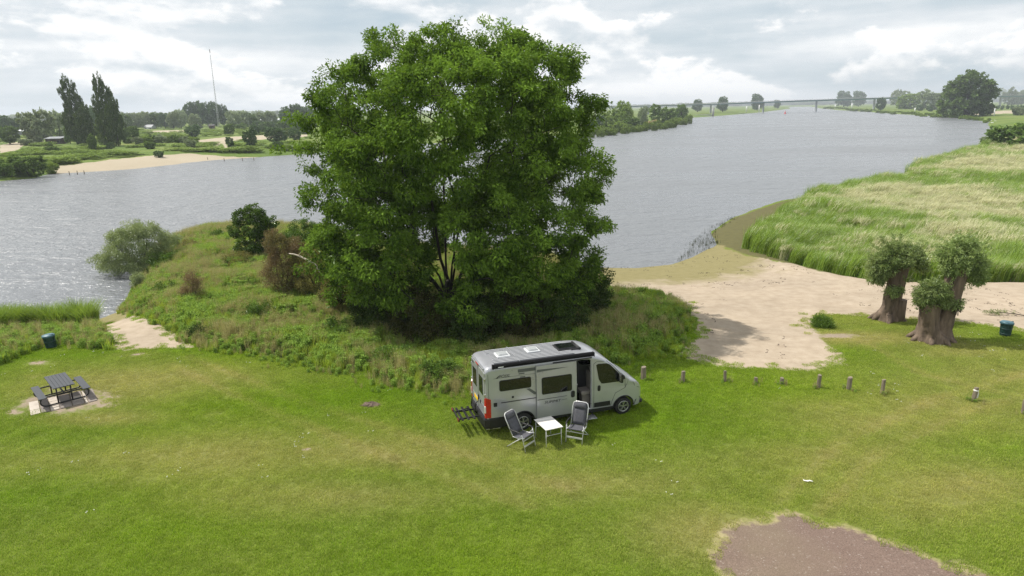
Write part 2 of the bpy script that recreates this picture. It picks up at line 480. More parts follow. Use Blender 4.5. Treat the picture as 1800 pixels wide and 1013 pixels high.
def height(x, y, sd=None):
    x = np.asarray(x, float); y = np.asarray(y, float)
    if sd is None: sd = shore(x, y)
    r = np.sqrt(x * x + y * y)
    near = np.clip((120 - y) / 30, 0, 1)
    T = 0.35 * (1 - near); w = 10 * near + 24 * (1 - near)
    m = sstep(soft(sdf(x, y, PENINSULA), 6)) ; T = T * (1 - m) - 0.18 * m; w = w * (1 - m) + 5 * m
    m = sstep(soft(sdf(x, y, BEACH_LOW), 5)); w = w * (1 - m) + 27 * m; T = T * (1 - m) + 0.0 * m
    m = sstep(soft(sdf(x, y, MARSH), 4)); w = w * (1 - m) + 5 * m; T = T * (1 - m) - 0.95 * m
    t = np.clip(sd / w, 0, 1)
    land = WATER_Z + (T - WATER_Z) * (1 - (1 - t) ** 1.7)
    land = land + (fbm(x, y, 14.0, 2, 31) - 0.5) * 0.16 * np.clip(t, 0, 1)
    far = np.clip((y - 140) / 60, 0, 1) * np.clip(sd / 30, 0, 1)
    land = land + far * (fbm(x, y, 40.0, 3, 41) - 0.45) * 1.3
    bed = WATER_Z + np.maximum(sd * 0.12, -2.0)
    return np.where(sd > 0, land, bed)

def gz(x, y):
    return float(height(np.array([x]), np.array([y]))[0])

_T = np.geomspace(9.0, 5000.0, 1400)
def ground_at(px, py):
    """Where the sight line through a photo pixel first meets the ground."""
    f = np.array(sight(px, py)); f /= np.linalg.norm(f)
    d = CAM_H + f[2] * _T - np.maximum(height(f[0] * _T, f[1] * _T), WATER_Z)
    i = int(np.argmax(d < 0))
    if i == 0: i = len(_T) - 1
    t = _T[i - 1] + (_T[i] - _T[i - 1]) * d[i - 1] / (d[i - 1] - d[i] + 1e-9)
    p = f * t
    return (p[0], p[1], gz(p[0], p[1]))

def dryness(x, y):
    d = (fbm(x * .8, y * 1.25, 7.0, 5, 61) - 0.5) * 0.8 + 0.10
    d = d + ellipses(x, y, DRY) * 0.55 + ellipses(x, y, BARE) * 0.3
    d = d + np.clip((x - 4) / 60, 0, .16) + wear(x, y) * .34
    return np.clip(d, -0.2, 1)

# ---- ground sheet: tessellated finer where the site is, coarser towards the horizon
def build_ground():
    fine = np.arange(-43, 43.01, 0.15)
    coarse = np.concatenate([np.arange(-180, -43, 3.0), fine, np.arange(46, 180, 3.0)])
    rr = [1.0, 4.0, 7.0, 9.0]
    while rr[-1] < 5200: rr.append(rr[-1] * 1.0145 if rr[-1] < 1500 else rr[-1] * 1.08)
    rr = np.array(rr); th = np.radians(coarse)
    R, TH = np.meshgrid(rr, th, indexing='ij')
    x = (R * np.sin(TH)).ravel(); y = (R * np.cos(TH)).ravel()
    sd = shore(x, y); z = height(x, y, sd)
    nr, nt_ = R.shape
    i = np.arange(nr - 1)[:, None] * nt_; j = np.arange(nt_)[None, :]; j2 = (j + 1) % nt_
    F = np.stack([i + j, i + j2, i + nt_ + j2, i + nt_ + j], -1).reshape(-1, 4)[:, ::-1]
    keep = (sd[F].max(1) > -25)
    F = F[keep]
    A = {}
    jit = (fbm(x, y, 1.6, 4, 71) - .5)
    A['sand'] = soft(sdf(x, y, BEACH) + jit * 1.3, 1.6)
    A['sand'] = np.maximum(A['sand'], soft(sdf(x, y, RAMP) + jit * .7, 1.0))
    A['sand'] = np.maximum(A['sand'], soft(sdf(x, y, FAR_SAND) + (fbm(x, y, 9, 3, 3) - .5) * 3, 2.0))
    for p in TRAILS: A['sand'] = np.maximum(A['sand'], soft(sdf(x, y, p) + (fbm(x, y, 9, 3, 3) - .5) * 3, 2.0))
    A['gravel'] = soft(sdf(x, y, GRAVEL) + jit * .8, .9)
    A['bare'] = ellipses(x, y, BARE)
    A['weed'] = np.maximum(soft(sdf(x, y, WEEDS) + jit * 1.5, 1.5), soft(sdf(x, y, ROUGH_LEFT) + jit, 1.5))
    A['marsh'] = soft(sdf(x, y, MARSH) + jit, 2.0)
    A['reedbed'] = soft(sdf(x, y, REEDS) + jit, 2.0)
    A['far'] = np.clip((y - 95) / 40, 0, 1)
    A['dry'] = dryness(x, y)
    A['wet'] = np.clip((-0.62 - z) / 0.55, 0, 1)
    me = np_mesh('ground', np.stack([x, y, z], 1), F, A, smooth=True)
    m, nt, out = new_mat('ground_cover')
    b = nt.nodes.new('ShaderNodeBsdfPrincipled'); b.inputs['Roughness'].default_value = 0.95; b.inputs['Specular IOR Level'].default_value = 0.15
    pos = nt.nodes.new('ShaderNodeNewGeometry').outputs['Position']
    def edge(name, amp=0.5, sc_=2.0, lo=0.42, hi=0.58, off=0.0):
        f = math_node(nt, 'ADD', attr(nt, name), math_node(nt, 'MULTIPLY', math_node(nt, 'SUBTRACT', noise(nt, pos, sc_, 3, 0.65), 0.5 - off), amp))
        return ramp(nt, f, [(lo, 0.0), (hi, 1.0)])
    n_f = noise(nt, pos, 14.0, 3, 0.7); n_m = noise(nt, pos, 1.7, 4, 0.6); n_b = noise(nt, pos, 0.25, 3, 0.55)
    n_far = noise(nt, mapping(nt, pos, (1, 1.7, 1)), 0.035, 4, 0.6)
    c = turf_node(nt, attr(nt, 'dry'))
    c = mix_col(nt, 1.0, c, ramp(nt, n_f, [(0.3, 0.40), (0.7, 0.66)]), 'MULTIPLY')      # thatch and soil, darkened to paint in the shade between the blades
    # far meadows
    fm = ramp(nt, n_far, [(0.30, (0.060, 0.105, 0.016)), (0.48, (0.105, 0.155, 0.026)), (0.62, (0.155, 0.185, 0.045)), (0.75, (0.235, 0.225, 0.085))])
    c = mix_col(nt, attr(nt, 'far'), c, fm)
    # soil under the tall growth
    c = mix_col(nt, edge('weed', .3), c, mix_col(nt, n_m, (0.050, 0.085, 0.012), (0.105, 0.115, 0.032)))
    mud = mix_col(nt, n_m, (0.070, 0.066, 0.030), (0.135, 0.125, 0.048))
    c = mix_col(nt, edge('marsh', .3), c, mud)
    c = mix_col(nt, edge('reedbed', .3), c, (0.055, 0.085, 0.018))
    # sand: dry and pale above, a green algal skin where the river floods it
    sand = ramp(nt, n_m, [(0.25, (0.325, 0.260, 0.190)), (0.5, (0.390, 0.318, 0.238)), (0.75, (0.440, 0.365, 0.280))])
    sand = mix_col(nt, ramp(nt, n_f, [(0.30, 0.35), (0.42, 0.0)]), sand, (0.21, 0.165, 0.115))
    wig = noise(nt, mapping(nt, pos, (0.22, 1.5, 1), (0, 0, 0), (0, 0, -0.15)), 1.2, 6, 0.7)
    sand = mix_col(nt, ramp(nt, wig, [(0.28, 0.35), (0.34, 0.0)]), sand, (0.22, 0.165, 0.115))
    sand = mix_col(nt, 1.0, sand, ramp(nt, n_b, [(0.3, 0.82), (0.7, 1.0)]), 'MULTIPLY')
    alg = mix_col(nt, n_m, (0.165, 0.145, 0.058), (0.245, 0.215, 0.100))
    wetf = math_node(nt, 'ADD', attr(nt, 'wet'), math_node(nt, 'MULTIPLY', math_node(nt, 'SUBTRACT', noise(nt, pos, 0.55, 6, 0.65), 0.5), 1.1))
    nearf = math_node(nt, 'SUBTRACT', 1.0, attr(nt, 'far'))
    sand = mix_col(nt, math_node(nt, 'MULTIPLY', ramp(nt, wetf, [(0.15, 0.0), (0.55, 0.95)]), nearf), sand, alg)
    farsand = mix_col(nt, n_far, (0.30, 0.25, 0.175), (0.42, 0.365, 0.275))
    sand = mix_col(nt, attr(nt, 'far'), sand, farsand)
    c = mix_col(nt, edge('sand', .55, 2.4), c, sand)
    # bare earth and the gravel hardstanding
    bare = mix_col(nt, n_f, (0.17, 0.135, 0.10), (0.36, 0.29, 0.215))
    c = mix_col(nt, edge('bare', .8, 2.2, .62, .82), c, bare)
    vor = nt.nodes.new('ShaderNodeTexVoronoi'); vor.inputs['Scale'].default_value = 26.0; lk(nt, pos, vor.inputs['Vector'])
    gr = mix_col(nt, n_m, (0.135, 0.094, 0.076), (0.190, 0.138, 0.112))
    gr = mix_col(nt, 1.0, gr, ramp(nt, noise(nt, pos, 30.0, 3, .7), [(.3, .6), (.7, 1.4)]), 'MULTIPLY')
    gr = mix_col(nt, ramp(nt, vor.outputs['Color'], [(0.80, 0.0), (0.95, 0.6)]), gr, (0.34, 0.29, 0.25))
    gr = mix_col(nt, ramp(nt, n_b, [(0.46, 0.0), (0.62, 0.3)]), gr, (0.205, 0.175, 0.105))
    straw = mix_col(nt, n_f, (0.24, 0.21, 0.10), (0.36, 0.31, 0.17))
    c = mix_col(nt, edge('gravel', 1.1, 1.8, .25, .50), c, straw)
    c = mix_col(nt, edge('gravel', 1.2, 2.2, .45, .68), c, gr)
    lk(nt, c, b.inputs['Base Color'])
    bn = nt.nodes.new('ShaderNodeBump'); bn.inputs['Strength'].default_value = 0.5; bn.inputs['Distance'].default_value = 0.05
    lk(nt, math_node(nt, 'ADD', math_node(nt, 'MULTIPLY', n_f, 0.7), n_m), bn.inputs['Height']); lk(nt, bn.outputs[0], b.inputs['Normal'])
    lk(nt, b.outputs[0], out.inputs['Surface'])
    o = link_mesh('ground', me, m)
    tag(o, 'grassy river bank, sandy beaches and far meadows', None, None, 'structure')
    return o
build_ground()

def build_water():
    R = [0.5, 20, 60, 150, 400, 1000, 3000, 5200]
    V = [(0, 0, WATER_Z)]; n = 48
    for r in R:
        for k in range(n): V.append((r * math.sin(2 * PI * k / n), r * math.cos(2 * PI * k / n), WATER_Z))
    F = [(0, 1 + (k + 1) % n, 1 + k) for k in range(n)]
    for i in range(len(R) - 1):
        for k in range(n):
            F.append((1 + i * n + k, 1 + i * n + (k + 1) % n, 1 + (i + 1) * n + (k + 1) % n, 1 + (i + 1) * n + k))
    mb = MB().add(V, F)
    m, nt, out = new_mat('river_water')
    b = nt.nodes.new('ShaderNodeBsdfPrincipled')
    pos = nt.nodes.new('ShaderNodeNewGeometry').outputs['Position']
    patch = noise(nt, mapping(nt, pos, (0.35, 1.0, 1.0), (0, 0, 0), (0, 0, 0.25)), 0.035, 5, 0.6)
    lk(nt, mix_col(nt, patch, (0.148, 0.156, 0.168), (0.182, 0.190, 0.200)), b.inputs['Base Color'])
    lk(nt, ramp(nt, patch, [(0.35, 0.22), (0.65, 0.34)]), b.inputs['Roughness'])
    b.inputs['IOR'].default_value = 1.333
    wv = mapping(nt, pos, (1.0, 1.55, 1.0), (0, 0, 0), (0, 0, -0.45))
    w1 = noise(nt, wv, 0.42, 3, 0.5, 0.4); w2 = noise(nt, wv, 1.2, 3, 0.55, 0.3); w3 = noise(nt, wv, 4.0, 2, 0.5)
    w0 = noise(nt, wv, 0.13, 2, 0.5, 0.5)
    w1 = math_node(nt, 'ADD', w1, math_node(nt, 'MULTIPLY', w0, 1.6))
    hgt = math_node(nt, 'ADD', math_node(nt, 'MULTIPLY', w1, 1.0), math_node(nt, 'ADD', math_node(nt, 'MULTIPLY', w2, 0.55), math_node(nt, 'MULTIPLY', w3, 0.16)))
    bn = nt.nodes.new('ShaderNodeBump'); bn.inputs['Distance'].default_value = 0.62
    lk(nt, ramp(nt, patch, [(0.3, 0.55), (0.7, 1.0)]), bn.inputs['Strength'])
    lk(nt, hgt, bn.inputs['Height']); lk(nt, bn.outputs[0], b.inputs['Normal'])
    lk(nt, b.outputs[0], out.inputs['Surface'])
    o = mb.build('water', m)
    tag(o, 'wide grey rippled river winding to the horizon', None, None, 'structure')
build_water()

# ================================================================== VEGETATION TOOLS
def unit(v):
    return v / (np.linalg.norm(v, axis=-1, keepdims=True) + 1e-9)

def leaf_quads(c, d, n, L, W, fold=0.12):
    """Rhombic leaves: centres, length axes, normals, lengths, widths -> vertices and quads."""
    d = unit(d); s = unit(np.cross(n, d)); n = np.cross(d, s)
    L = np.asarray(L).reshape(-1, 1); W = np.asarray(W).reshape(-1, 1)
    b = c - d * L * .5; t = c + d * L * .5 - n * L * fold
    l = c + s * W * .5 + n * W * .12; r = c - s * W * .5 + n * W * .12
    V = np.stack([b, r, t, l], 1).reshape(-1, 3)
    return V, np.arange(len(V)).reshape(-1, 4)

def clump_leaves(rng, cen, out, n, rc, L, W, droop=0.25, tint=None, flat=0.6):
    """n leaves round each clump centre; 'out' is each clump's outward direction."""
    N = len(cen)
    off = rng.normal(size=(N, n, 3)); off = off / (np.linalg.norm(off, axis=2, keepdims=True) + 1e-9) * (rng.random((N, n, 1)) ** 0.45)
    off[..., 2] *= 0.8
    rcv = np.asarray(rc).reshape(-1, 1, 1) if np.ndim(rc) else rc
    c = cen[:, None, :] + off * rcv
    o = np.repeat(out[:, None, :], n, 1)
    d = unit(off) * 0.8 + rng.normal(size=c.shape) * 0.5 + o * 0.4; d[..., 2] -= droop
    nn = rng.normal(size=c.shape) * 0.55 + o * 0.5; nn[..., 2] += flat
    k = N * n
    Ls = L * rng.uniform(0.65, 1.25, k); Ws = W * rng.uniform(0.7, 1.2, k)
    V, F = leaf_quads(c.reshape(-1, 3), d.reshape(-1, 3), nn.reshape(-1, 3), Ls, Ws)
    t = (np.repeat(rng.random(N), n) if tint is None else np.repeat(tint, n)) * .5 + rng.random(k) * .5
    return V, F, np.repeat(t, 4)

def lobe_points(rng, lobes, n, inner=0.72, keep_in=0.2):
    """Points near the outside of a union of ellipsoids, with their outward directions."""
    C = np.array([l[0] for l in lobes], float); R = np.array([np.broadcast_to(l[1], 3) for l in lobes], float)
    area = (R[:, 0] * R[:, 1] + R[:, 0] * R[:, 2] + R[:, 1] * R[:, 2])
    P = []; O = []; got = 0
    while got < n:
        k = rng.choice(len(C), n, p=area / area.sum())
        u = unit(rng.normal(size=(n, 3)))
        p = C[k] + u * R[k] * (inner + (1.04 - inner) * rng.random((n, 1)) ** .7)
        q = (((p[:, None, :] - C[None]) / R[None]) ** 2).sum(2)
        q[np.arange(n), k] = 9
        ok = (q.min(1) > 0.6) | (rng.random(n) < keep_in)
        P.append(p[ok]); O.append(unit(u[ok] / R[k][ok])); got += ok.sum()
    return np.concatenate(P)[:n], np.concatenate(O)[:n]

def stems(mb, base, targets, r0, rng, n=6, bend=.12):
    for t in targets:
        a = Vector(base) + Vector((rng.normal() * r0 * .6, rng.normal() * r0 * .6, -.15)); b = Vector(t); L = (b - a).length
        pts = []
        for i in range(6):
            f = i / 5
            p = a.lerp(b, f); p.z += math.sin(f * PI) * L * bend * .4
            p += Vector((rng.normal(), rng.normal(), 0)) * L * .025 * (0 < i < 5)
            pts.append(p)
        mb.tube(pts, [r0 * (1 - .8 * i / 5) for i in range(6)], n)

def bush_meshes(seed, lobes, n_cl, n_lf, rc, L, W, r0, base=(0, 0, 0), inner=.6, droop=.2, nst=7, keep_in=.2, flat=.6, name='shrub'):
    rng = np.random.default_rng(seed)
    P, O = lobe_points(rng, lobes, n_cl, inner, keep_in)
    V, F, t = clump_leaves(rng, P, O, n_lf, rc, L, W, droop, flat=flat)
    crown = np_mesh(name + '_crown', V, F, {'tint': t})
    mb = MB(); stems(mb, base, P[rng.choice(len(P), nst)], r0, rng)
    return mb.mesh(name + '_trunk'), crown

M['bark'] = surf('bark', (0.075, 0.060, 0.045), .9, var=.4, scale=3, bump=.6, bscale=12, stretch=(1, 1, .25))
M['bark_dark'] = surf('bark_dark', (0.040, 0.033, 0.026), .9, var=.35, scale=4, bump=.5, bscale=14, stretch=(1, 1, .25))
M['pollard'] = surf('pollard_bark', (0.095, 0.066, 0.046), .95, var=.45, scale=5, bump=1.0, bscale=9, stretch=(1, 1, .16), c2=(0.15, 0.11, 0.08))
M['leaf_ash'] = leaf_mat('leaf_ash', (0.018, 0.050, 0.007), (0.230, 0.365, 0.048), .28, .03, .5)  # wide tone range: sunlit and shaded sprays are put into the leaf colour
M['leaf_dark'] = leaf_mat('leaf_dark', (0.025, 0.052, 0.013), (0.068, 0.105, 0.022), .25, .05, .5)  # darkened: the shade under the ash crown is put into this colour
M['leaf_under'] = leaf_mat('leaf_under', (0.030, 0.042, 0.013), (0.087, 0.084, 0.025), .25, .03, .6)  # understory leaves, crown shade painted into their colour
M['leaf_haw'] = leaf_mat('leaf_hawthorn', (0.049, 0.109, 0.020), (0.140, 0.223, 0.033), .25, .08)
M['leaf_willow'] = leaf_mat('leaf_willow', (0.149, 0.208, 0.079), (0.386, 0.445, 0.228), .3, .10)
M['leaf_pollard'] = leaf_mat('leaf_pollard', (0.085, 0.155, 0.035), (0.400, 0.480, 0.200), .34, .10)
M['leaf_brown'] = leaf_mat('leaf_brown', (0.130, 0.085, 0.050), (0.270, 0.195, 0.115), .3, .03, patch=((0.140, 0.170, 0.045), .6, .6))
M['leaf_olive'] = leaf_mat('leaf_olive', (0.140, 0.140, 0.043), (0.256, 0.231, 0.079), .3, .03)
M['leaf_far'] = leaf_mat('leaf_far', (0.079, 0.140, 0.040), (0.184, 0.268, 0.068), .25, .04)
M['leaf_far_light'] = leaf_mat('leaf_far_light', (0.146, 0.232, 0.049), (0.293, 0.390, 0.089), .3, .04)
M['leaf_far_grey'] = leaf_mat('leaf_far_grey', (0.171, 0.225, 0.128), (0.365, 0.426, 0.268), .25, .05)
M['leaf_far_dark'] = leaf_mat('leaf_far_dark', (0.064, 0.116, 0.052), (0.142, 0.215, 0.083), .2, .04)
M['leaf_poplar'] = leaf_mat('leaf_poplar', (0.037, 0.074, 0.023), (0.113, 0.160, 0.042), .2, .06)

def plant(name, label, cat, loc, meshes, leaf, bark='bark', scale=(1, 1, 1), rz=0.0, group=None):
    o = empty(name, loc, rz); o.scale = scale
    tag(o, label, cat, group)
    for nm, me, mt in (('trunk', meshes[0], bark), ('crown', meshes[1], leaf)):
        c = bpy.data.objects.new(nm, me); col.objects.link(c); c.parent = o
        if not me.materials: me.materials.append(M[mt])
        c.material_slots[0].link = 'OBJECT'; c.material_slots[0].material = M[mt]
    return o

# ================================================================== THE BIG ASH TREE
def big_tree():
    rng = np.random.default_rng(11)
    YT = 38.0
    bx, by = -3.66, 38.0
    base = np.array([bx, by, gz(bx, by)])
    def lobe(px, py, rpx, dy=0.0, k=(1, 1, 1)):
        Y = YT + dy
        c = at_y(px, py, Y); r = rpx / px_per_m(Y, c[2])
        return (c, np.array(k) * r)
    lobes = [lobe(790, 235, 150, 0, (1.15, 1.25, 1.1)), lobe(640, 215, 95, 0, (1, 1.3, 1)), lobe(578, 255, 62, .5), lobe(598, 345, 62, -1.5), lobe(700, 126, 64, 1, (1.1, 1.3, 1)),
             lobe(790, 103, 60, -.5, (1.1, 1.4, 1)), lobe(872, 100, 58, 1, (1.1, 1.3, 1)), lobe(950, 130, 62, 0, (1, 1.4, 1)), lobe(975, 215, 62, .5, (1, 1.4, 1)), lobe(930, 230, 85, -3.5),
             lobe(660, 320, 85, -4), lobe(760, 195, 95, -5), lobe(865, 165, 80, -4), lobe(655, 420, 82, -3.5), lobe(620, 400, 62, .5), lobe(700, 480, 75, -3, (1, 1, .8)),
             lobe(960, 330, 95, -1.5), lobe(1000, 395, 58, -2.5), lobe(945, 430, 88, -4), lobe(860, 395, 80, -5), lobe(960, 500, 78, -2.5), lobe(880, 500, 70, -4.5, (1, 1, .8)),
             lobe(780, 280, 120, 5), lobe(660, 250, 90, 5.5), lobe(920, 250, 100, 5), lobe(620, 170, 60, -2), lobe(1020, 300, 48, 1), lobe(1040, 185, 20, 0), lobe(555, 205, 26, -1), lobe(535, 275, 28, -1.5),
             lobe(1040, 395, 28, -2), lobe(1030, 465, 36, -2), lobe(590, 455, 48, -2), lobe(720, 530, 62, -3), lobe(830, 540, 72, -4), lobe(925, 560, 72, -3), lobe(640, 505, 58, -2), lobe(1000, 535, 58, -2), lobe(820, 430, 45, 4), lobe(740, 400, 60, 3)]
    # attractors: outer shell plus a thinner inside
    B_, OB = lobe_points(rng, lobes, 840, .68, .08)
    k_ = np.repeat(np.arange(len(B_)), 4)
    dv = rng.normal(size=(len(k_), 3)); dv -= (dv * OB[k_]).sum(1, keepdims=True) * OB[k_] * .45; dv[:, 2] *= .7
    P = B_[k_] + dv * rng.uniform(.18, .50, (len(k_), 1)); O = unit(OB[k_] + unit(dv) * .5)
    Pi, Oi = lobe_points(rng, lobes, 560, .25, .5)
    # a gap in the lower middle where the stems show against the river
    def keep(p):
        g = at_y(795, 440, YT)
        q = ((p[:, 0] - g[0]) / .85) ** 2 + ((p[:, 2] - g[2]) / 1.7) ** 2
        return (q > 1.0) & (p[:, 2] > 1.2)
    k = keep(P); P, O = P[k], O[k]; ki = keep(Pi); Pi, Oi = Pi[ki], Oi[ki]
    kb = keep(B_); allp = np.concatenate([B_[kb], Pi])
    # limbs: several stems from a low fork, every twig joined to the limb that reaches it most directly
    nodes = []; par = []
    def addn(p, q): nodes.append(np.array(p, float)); par.append(q); return len(nodes) - 1
    addn(base + (0, 0, -.4), -1); r1 = addn(base + (0, 0, .7), 0)
    mains = [(-2.9, -.6, 6.5), (-1.3, 1.0, 8.5), (.2, -.8, 9.5), (1.6, .6, 8.5), (3.3, -.4, 6.5), (-.5, -2.2, 6.5), (.9, 2.6, 7.0), (-4.3, .5, 4.6), (4.6, .8, 4.6)]
    for dx, dy, dz in mains:
        prev = r1
        for f in (.25, .5, .75, 1.0):
            w = rng.normal(size=3) * .16
            prev = addn(base + np.array((dx * f ** 1.25, dy * f ** 1.2, .7 + dz * f)) + w * (f < 1), prev)
    order = np.argsort(np.linalg.norm(allp - (base + np.array((0, 0, 3.0))), axis=1))
    dist0 = {}
    NP = np.zeros((len(nodes) + 3 * len(allp), 3)); path = np.zeros(len(NP))
    for i, p in enumerate(nodes):
        NP[i] = p; path[i] = 0 if par[i] < 0 else path[par[i]] + np.linalg.norm(p - nodes[par[i]])
    leafnode = []
    for oi in order:
        p = allp[oi]; m = len(nodes)
        dv = p - NP[2:m]; dd = np.linalg.norm(dv, axis=1)
        cost = dd + .22 * path[2:m] + np.maximum(0, -dv[:, 2]) * .9
        j = int(np.argmin(cost)) + 2
        q = NP[j]; L = np.linalg.norm(p - q)
        nseg = 1 if L < .8 else (2 if L < 2.2 else 3)
        prev = j
        for s in range(1, nseg + 1):
            f = s / nseg
            x = q + (p - q) * f
            if s < nseg: x = x + rng.normal(size=3) * L * .05 + np.array((0, 0, L * .06 * math.sin(f * PI)))
            i = addn(x, prev); NP[i] = x; path[i] = path[prev] + L / nseg; prev = i
        leafnode.append(prev)
    nN = len(nodes); rad_ = np.zeros(nN)
    acc = np.zeros(nN)
    for i in range(nN - 1, -1, -1):
        acc[i] = max(acc[i], .013 ** 2.35)
        rad_[i] = acc[i] ** (1 / 2.35)
        if par[i] >= 0: acc[par[i]] += acc[i]
    V = []; F = []
    for i in range(1, nN):
        a = nodes[par[i]]; b = nodes[i]; ra, rb = min(rad_[par[i]], rad_[i] * 1.35), rad_[i]
        n = 4 if rb < .04 else 8
        t = b - a; L = np.linalg.norm(t)
        if L < 1e-4: continue
        t = t / L; u = np.cross(t, (0, 0, 1) if abs(t[2]) < .9 else (1, 0, 0)); u /= np.linalg.norm(u); w = np.cross(t, u)
        o = len(V); an = 2 * PI * np.arange(n) / n
        ring = np.cos(an)[:, None] * u + np.sin(an)[:, None] * w
        V += list(a - t * ra * .3 + ring * ra); V += list(b + ring * rb)
        F += [(o + q, o + (q + 1) % n, o + n + (q + 1) % n, o + n + q) for q in range(n)]
    root = empty('ash_tree', tuple(base)); tag(root, 'huge broad-crowned dark green ash tree behind the camper van', 'tree')
    V = np.array(V) - base
    tr = link_mesh('trunk', np_mesh('ash_trunk', V, np.array(F), smooth=True), M['bark_dark'], root)
    tint = np.clip(.34 + rng.normal(size=len(P)) * .2 + np.repeat(rng.normal(size=len(B_)) * .38, 4)[k], 0, 1)
    V1, F1, t1 = clump_leaves(rng, P - base, O, 80, rng.uniform(.34, .62, len(P)), .22, .092, .45, tint=tint)
    V2, F2, t2 = clump_leaves(rng, Pi - base, Oi, 70, .62, .21, .085, .4)
    me = np_mesh('ash_crown', np.concatenate([V1, V2]), np.concatenate([F1, F2 + len(V1)]), {'tint': np.concatenate([t1, t2])})
    link_mesh('crown', me, M['leaf_ash'], root)
big_tree()

# ---- shrubs below and beside the tree: (px, py of the base, half width m, height m, leaf, label)
def near_shrub(name, label, px, py, hw, ht, leaf, seed, leafL=.14, leafW=.07, n_cl=150, n_lf=70, droop=.2, inner=.55, bark='bark_dark', shape=None, cat='shrub', rc=.30, depth=1.0, flat=.6):
    g = ground_at(px, py); rng = np.random.default_rng(seed)
    if shape is None:
        shape = [((0, 0, ht * .45), (hw * .75, hw * .75 * depth, ht * .5))]
        for k in range(6):
            a = rng.random() * 2 * PI; rr = rng.uniform(.35, .6) * hw
            shape.append(((math.cos(a) * rr, math.sin(a) * rr * depth, ht * rng.uniform(.25, .72)), hw * rng.uniform(.32, .5)))
    ms = bush_meshes(seed, shape, n_cl, n_lf, rc, leafL, leafW, .05, inner=inner, droop=droop, name=name, flat=flat)
    return plant(name, label, cat, g, ms, leaf, bark)

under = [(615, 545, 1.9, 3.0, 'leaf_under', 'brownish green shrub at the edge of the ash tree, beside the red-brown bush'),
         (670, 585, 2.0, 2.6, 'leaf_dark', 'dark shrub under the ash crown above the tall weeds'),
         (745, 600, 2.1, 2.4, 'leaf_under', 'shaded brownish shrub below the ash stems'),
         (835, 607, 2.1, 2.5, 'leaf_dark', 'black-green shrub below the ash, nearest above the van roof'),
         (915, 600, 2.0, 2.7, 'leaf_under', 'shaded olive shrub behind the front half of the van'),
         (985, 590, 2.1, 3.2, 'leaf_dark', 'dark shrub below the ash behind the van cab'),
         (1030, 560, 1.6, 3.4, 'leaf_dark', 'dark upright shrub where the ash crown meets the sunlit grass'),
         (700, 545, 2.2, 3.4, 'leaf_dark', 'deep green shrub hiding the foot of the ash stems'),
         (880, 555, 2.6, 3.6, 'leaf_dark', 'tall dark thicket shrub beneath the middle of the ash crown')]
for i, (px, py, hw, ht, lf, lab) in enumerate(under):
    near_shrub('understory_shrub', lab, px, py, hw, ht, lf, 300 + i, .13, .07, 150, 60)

near_shrub('hawthorn_bush', 'compact dark green hawthorn bush standing alone on the peninsula', 447, 452, 1.9, 4.1, 'leaf_haw', 41, .16, .09, 190, 80, .1,
           shape=[((0, 0, 1.5), (1.5, 1.5, 1.3)), ((.1, 0, 2.6), (1.3, 1.3, 1.2)), ((.4, 0, 3.5), (.75, .8, .8)), ((-1.0, 0, 2.2), .8), ((1.45, 0, 2.9), (.75, .6, .5)), ((-.6, 0, 3.2), .7), ((1.1, .2, 1.6), .9)])
near_shrub('red_brown_bush', 'half-dead red-brown bush left of the ash tree', 502, 521, 1.6, 4.3, 'leaf_brown', 42, .10, .04, 280, 80, -.1,
           shape=[((0, 0, 1.5), (1.3, 1.2, 1.4)), ((.2, 0, 2.8), (1.05, 1.0, 1.1)), ((-.35, .1, 3.5), (.7, .7, .8)), ((1.0, 0, 3.2), (.6, .6, .8))], flat=.1)
near_shrub('olive_bush', 'olive green bush between the red-brown bush and the ash', 560, 522, 1.7, 3.6, 'leaf_olive', 43, .10, .05, 210, 70, .1)
near_shrub('straw_bush', 'thin straw-green bush under the left edge of the ash crown', 600, 555, 1.1, 3.0, 'leaf_olive', 47, .09, .035, 130, 55, -.1, flat=.1)
near_shrub('green_bush', 'rounded green bush behind the red-brown bush at the water side', 535, 450, 1.9, 3.2, 'leaf_haw', 48, .13, .07, 160, 60)
near_shrub('dead_bush', 'small brown dry bush amid the weeds of the peninsula', 340, 535, .85, 2.1, 'leaf_brown', 44, .08, .03, 110, 55, -.2, shape=[((0, 0, .8), (.6, .6, .8)), ((.15, 0, 1.5), (.4, .4, .65)), ((-.4, 0, .6), (.4, .4, .5))], flat=.1)
near_shrub('willow_bush', 'wide silvery willow bush overhanging the water', 245, 477, 3.2, 4.6, 'leaf_willow', 45, .20, .045, 420, 75, .2, inner=.35,
           shape=[((0, 0, 1.9), (2.1, 2.2, 1.6)), ((-1.6, -.4, 1.3), (1.5, 1.4, 1.0)), ((-2.7, -.5, .9), (.95, .9, .5)), ((1.5, .4, 2.3), (1.6, 1.5, 1.1)), ((.2, 0, 3.2), (1.6, 1.6, 1.0)), ((-1.0, 0, 2.7), (1.3, 1.3, .9)), ((1.3, 0, 3.4), (1.1, 1.0, .8)), ((2.7, .3, 2.5), (.9, .8, .6)), ((-.6, -.8, .7), (1.9, 1.4, .8)), ((.9, -.9, .9), (1.3, 1.2, .9))], rc=.42, flat=.2)
near_shrub('weedy_bush', 'low dark green bramble bush beside the sandy ramp', 352, 594, .55, .55, 'leaf_dark', 46, .09, .05, 45, 45)
near_shrub('shore_bush', 'pale flowering bush at the foot of the peninsula by the water', 248, 503, .8, .9, 'leaf_willow', 49, .10, .05, 60, 50)
near_shrub('reed_side_tuft', 'small round tussock on the grass island beside the pollard willows', 1447, 574, .55, .40, 'leaf_haw', 50, .22, .022, 55, 60, -.5, cat='tussock', flat=.0)
near_shrub('ridge_bush', 'small dark bush on the skyline of the peninsula left of the hawthorn', 385, 424, .8, .9, 'leaf_haw', 51, .12, .06, 60, 50)
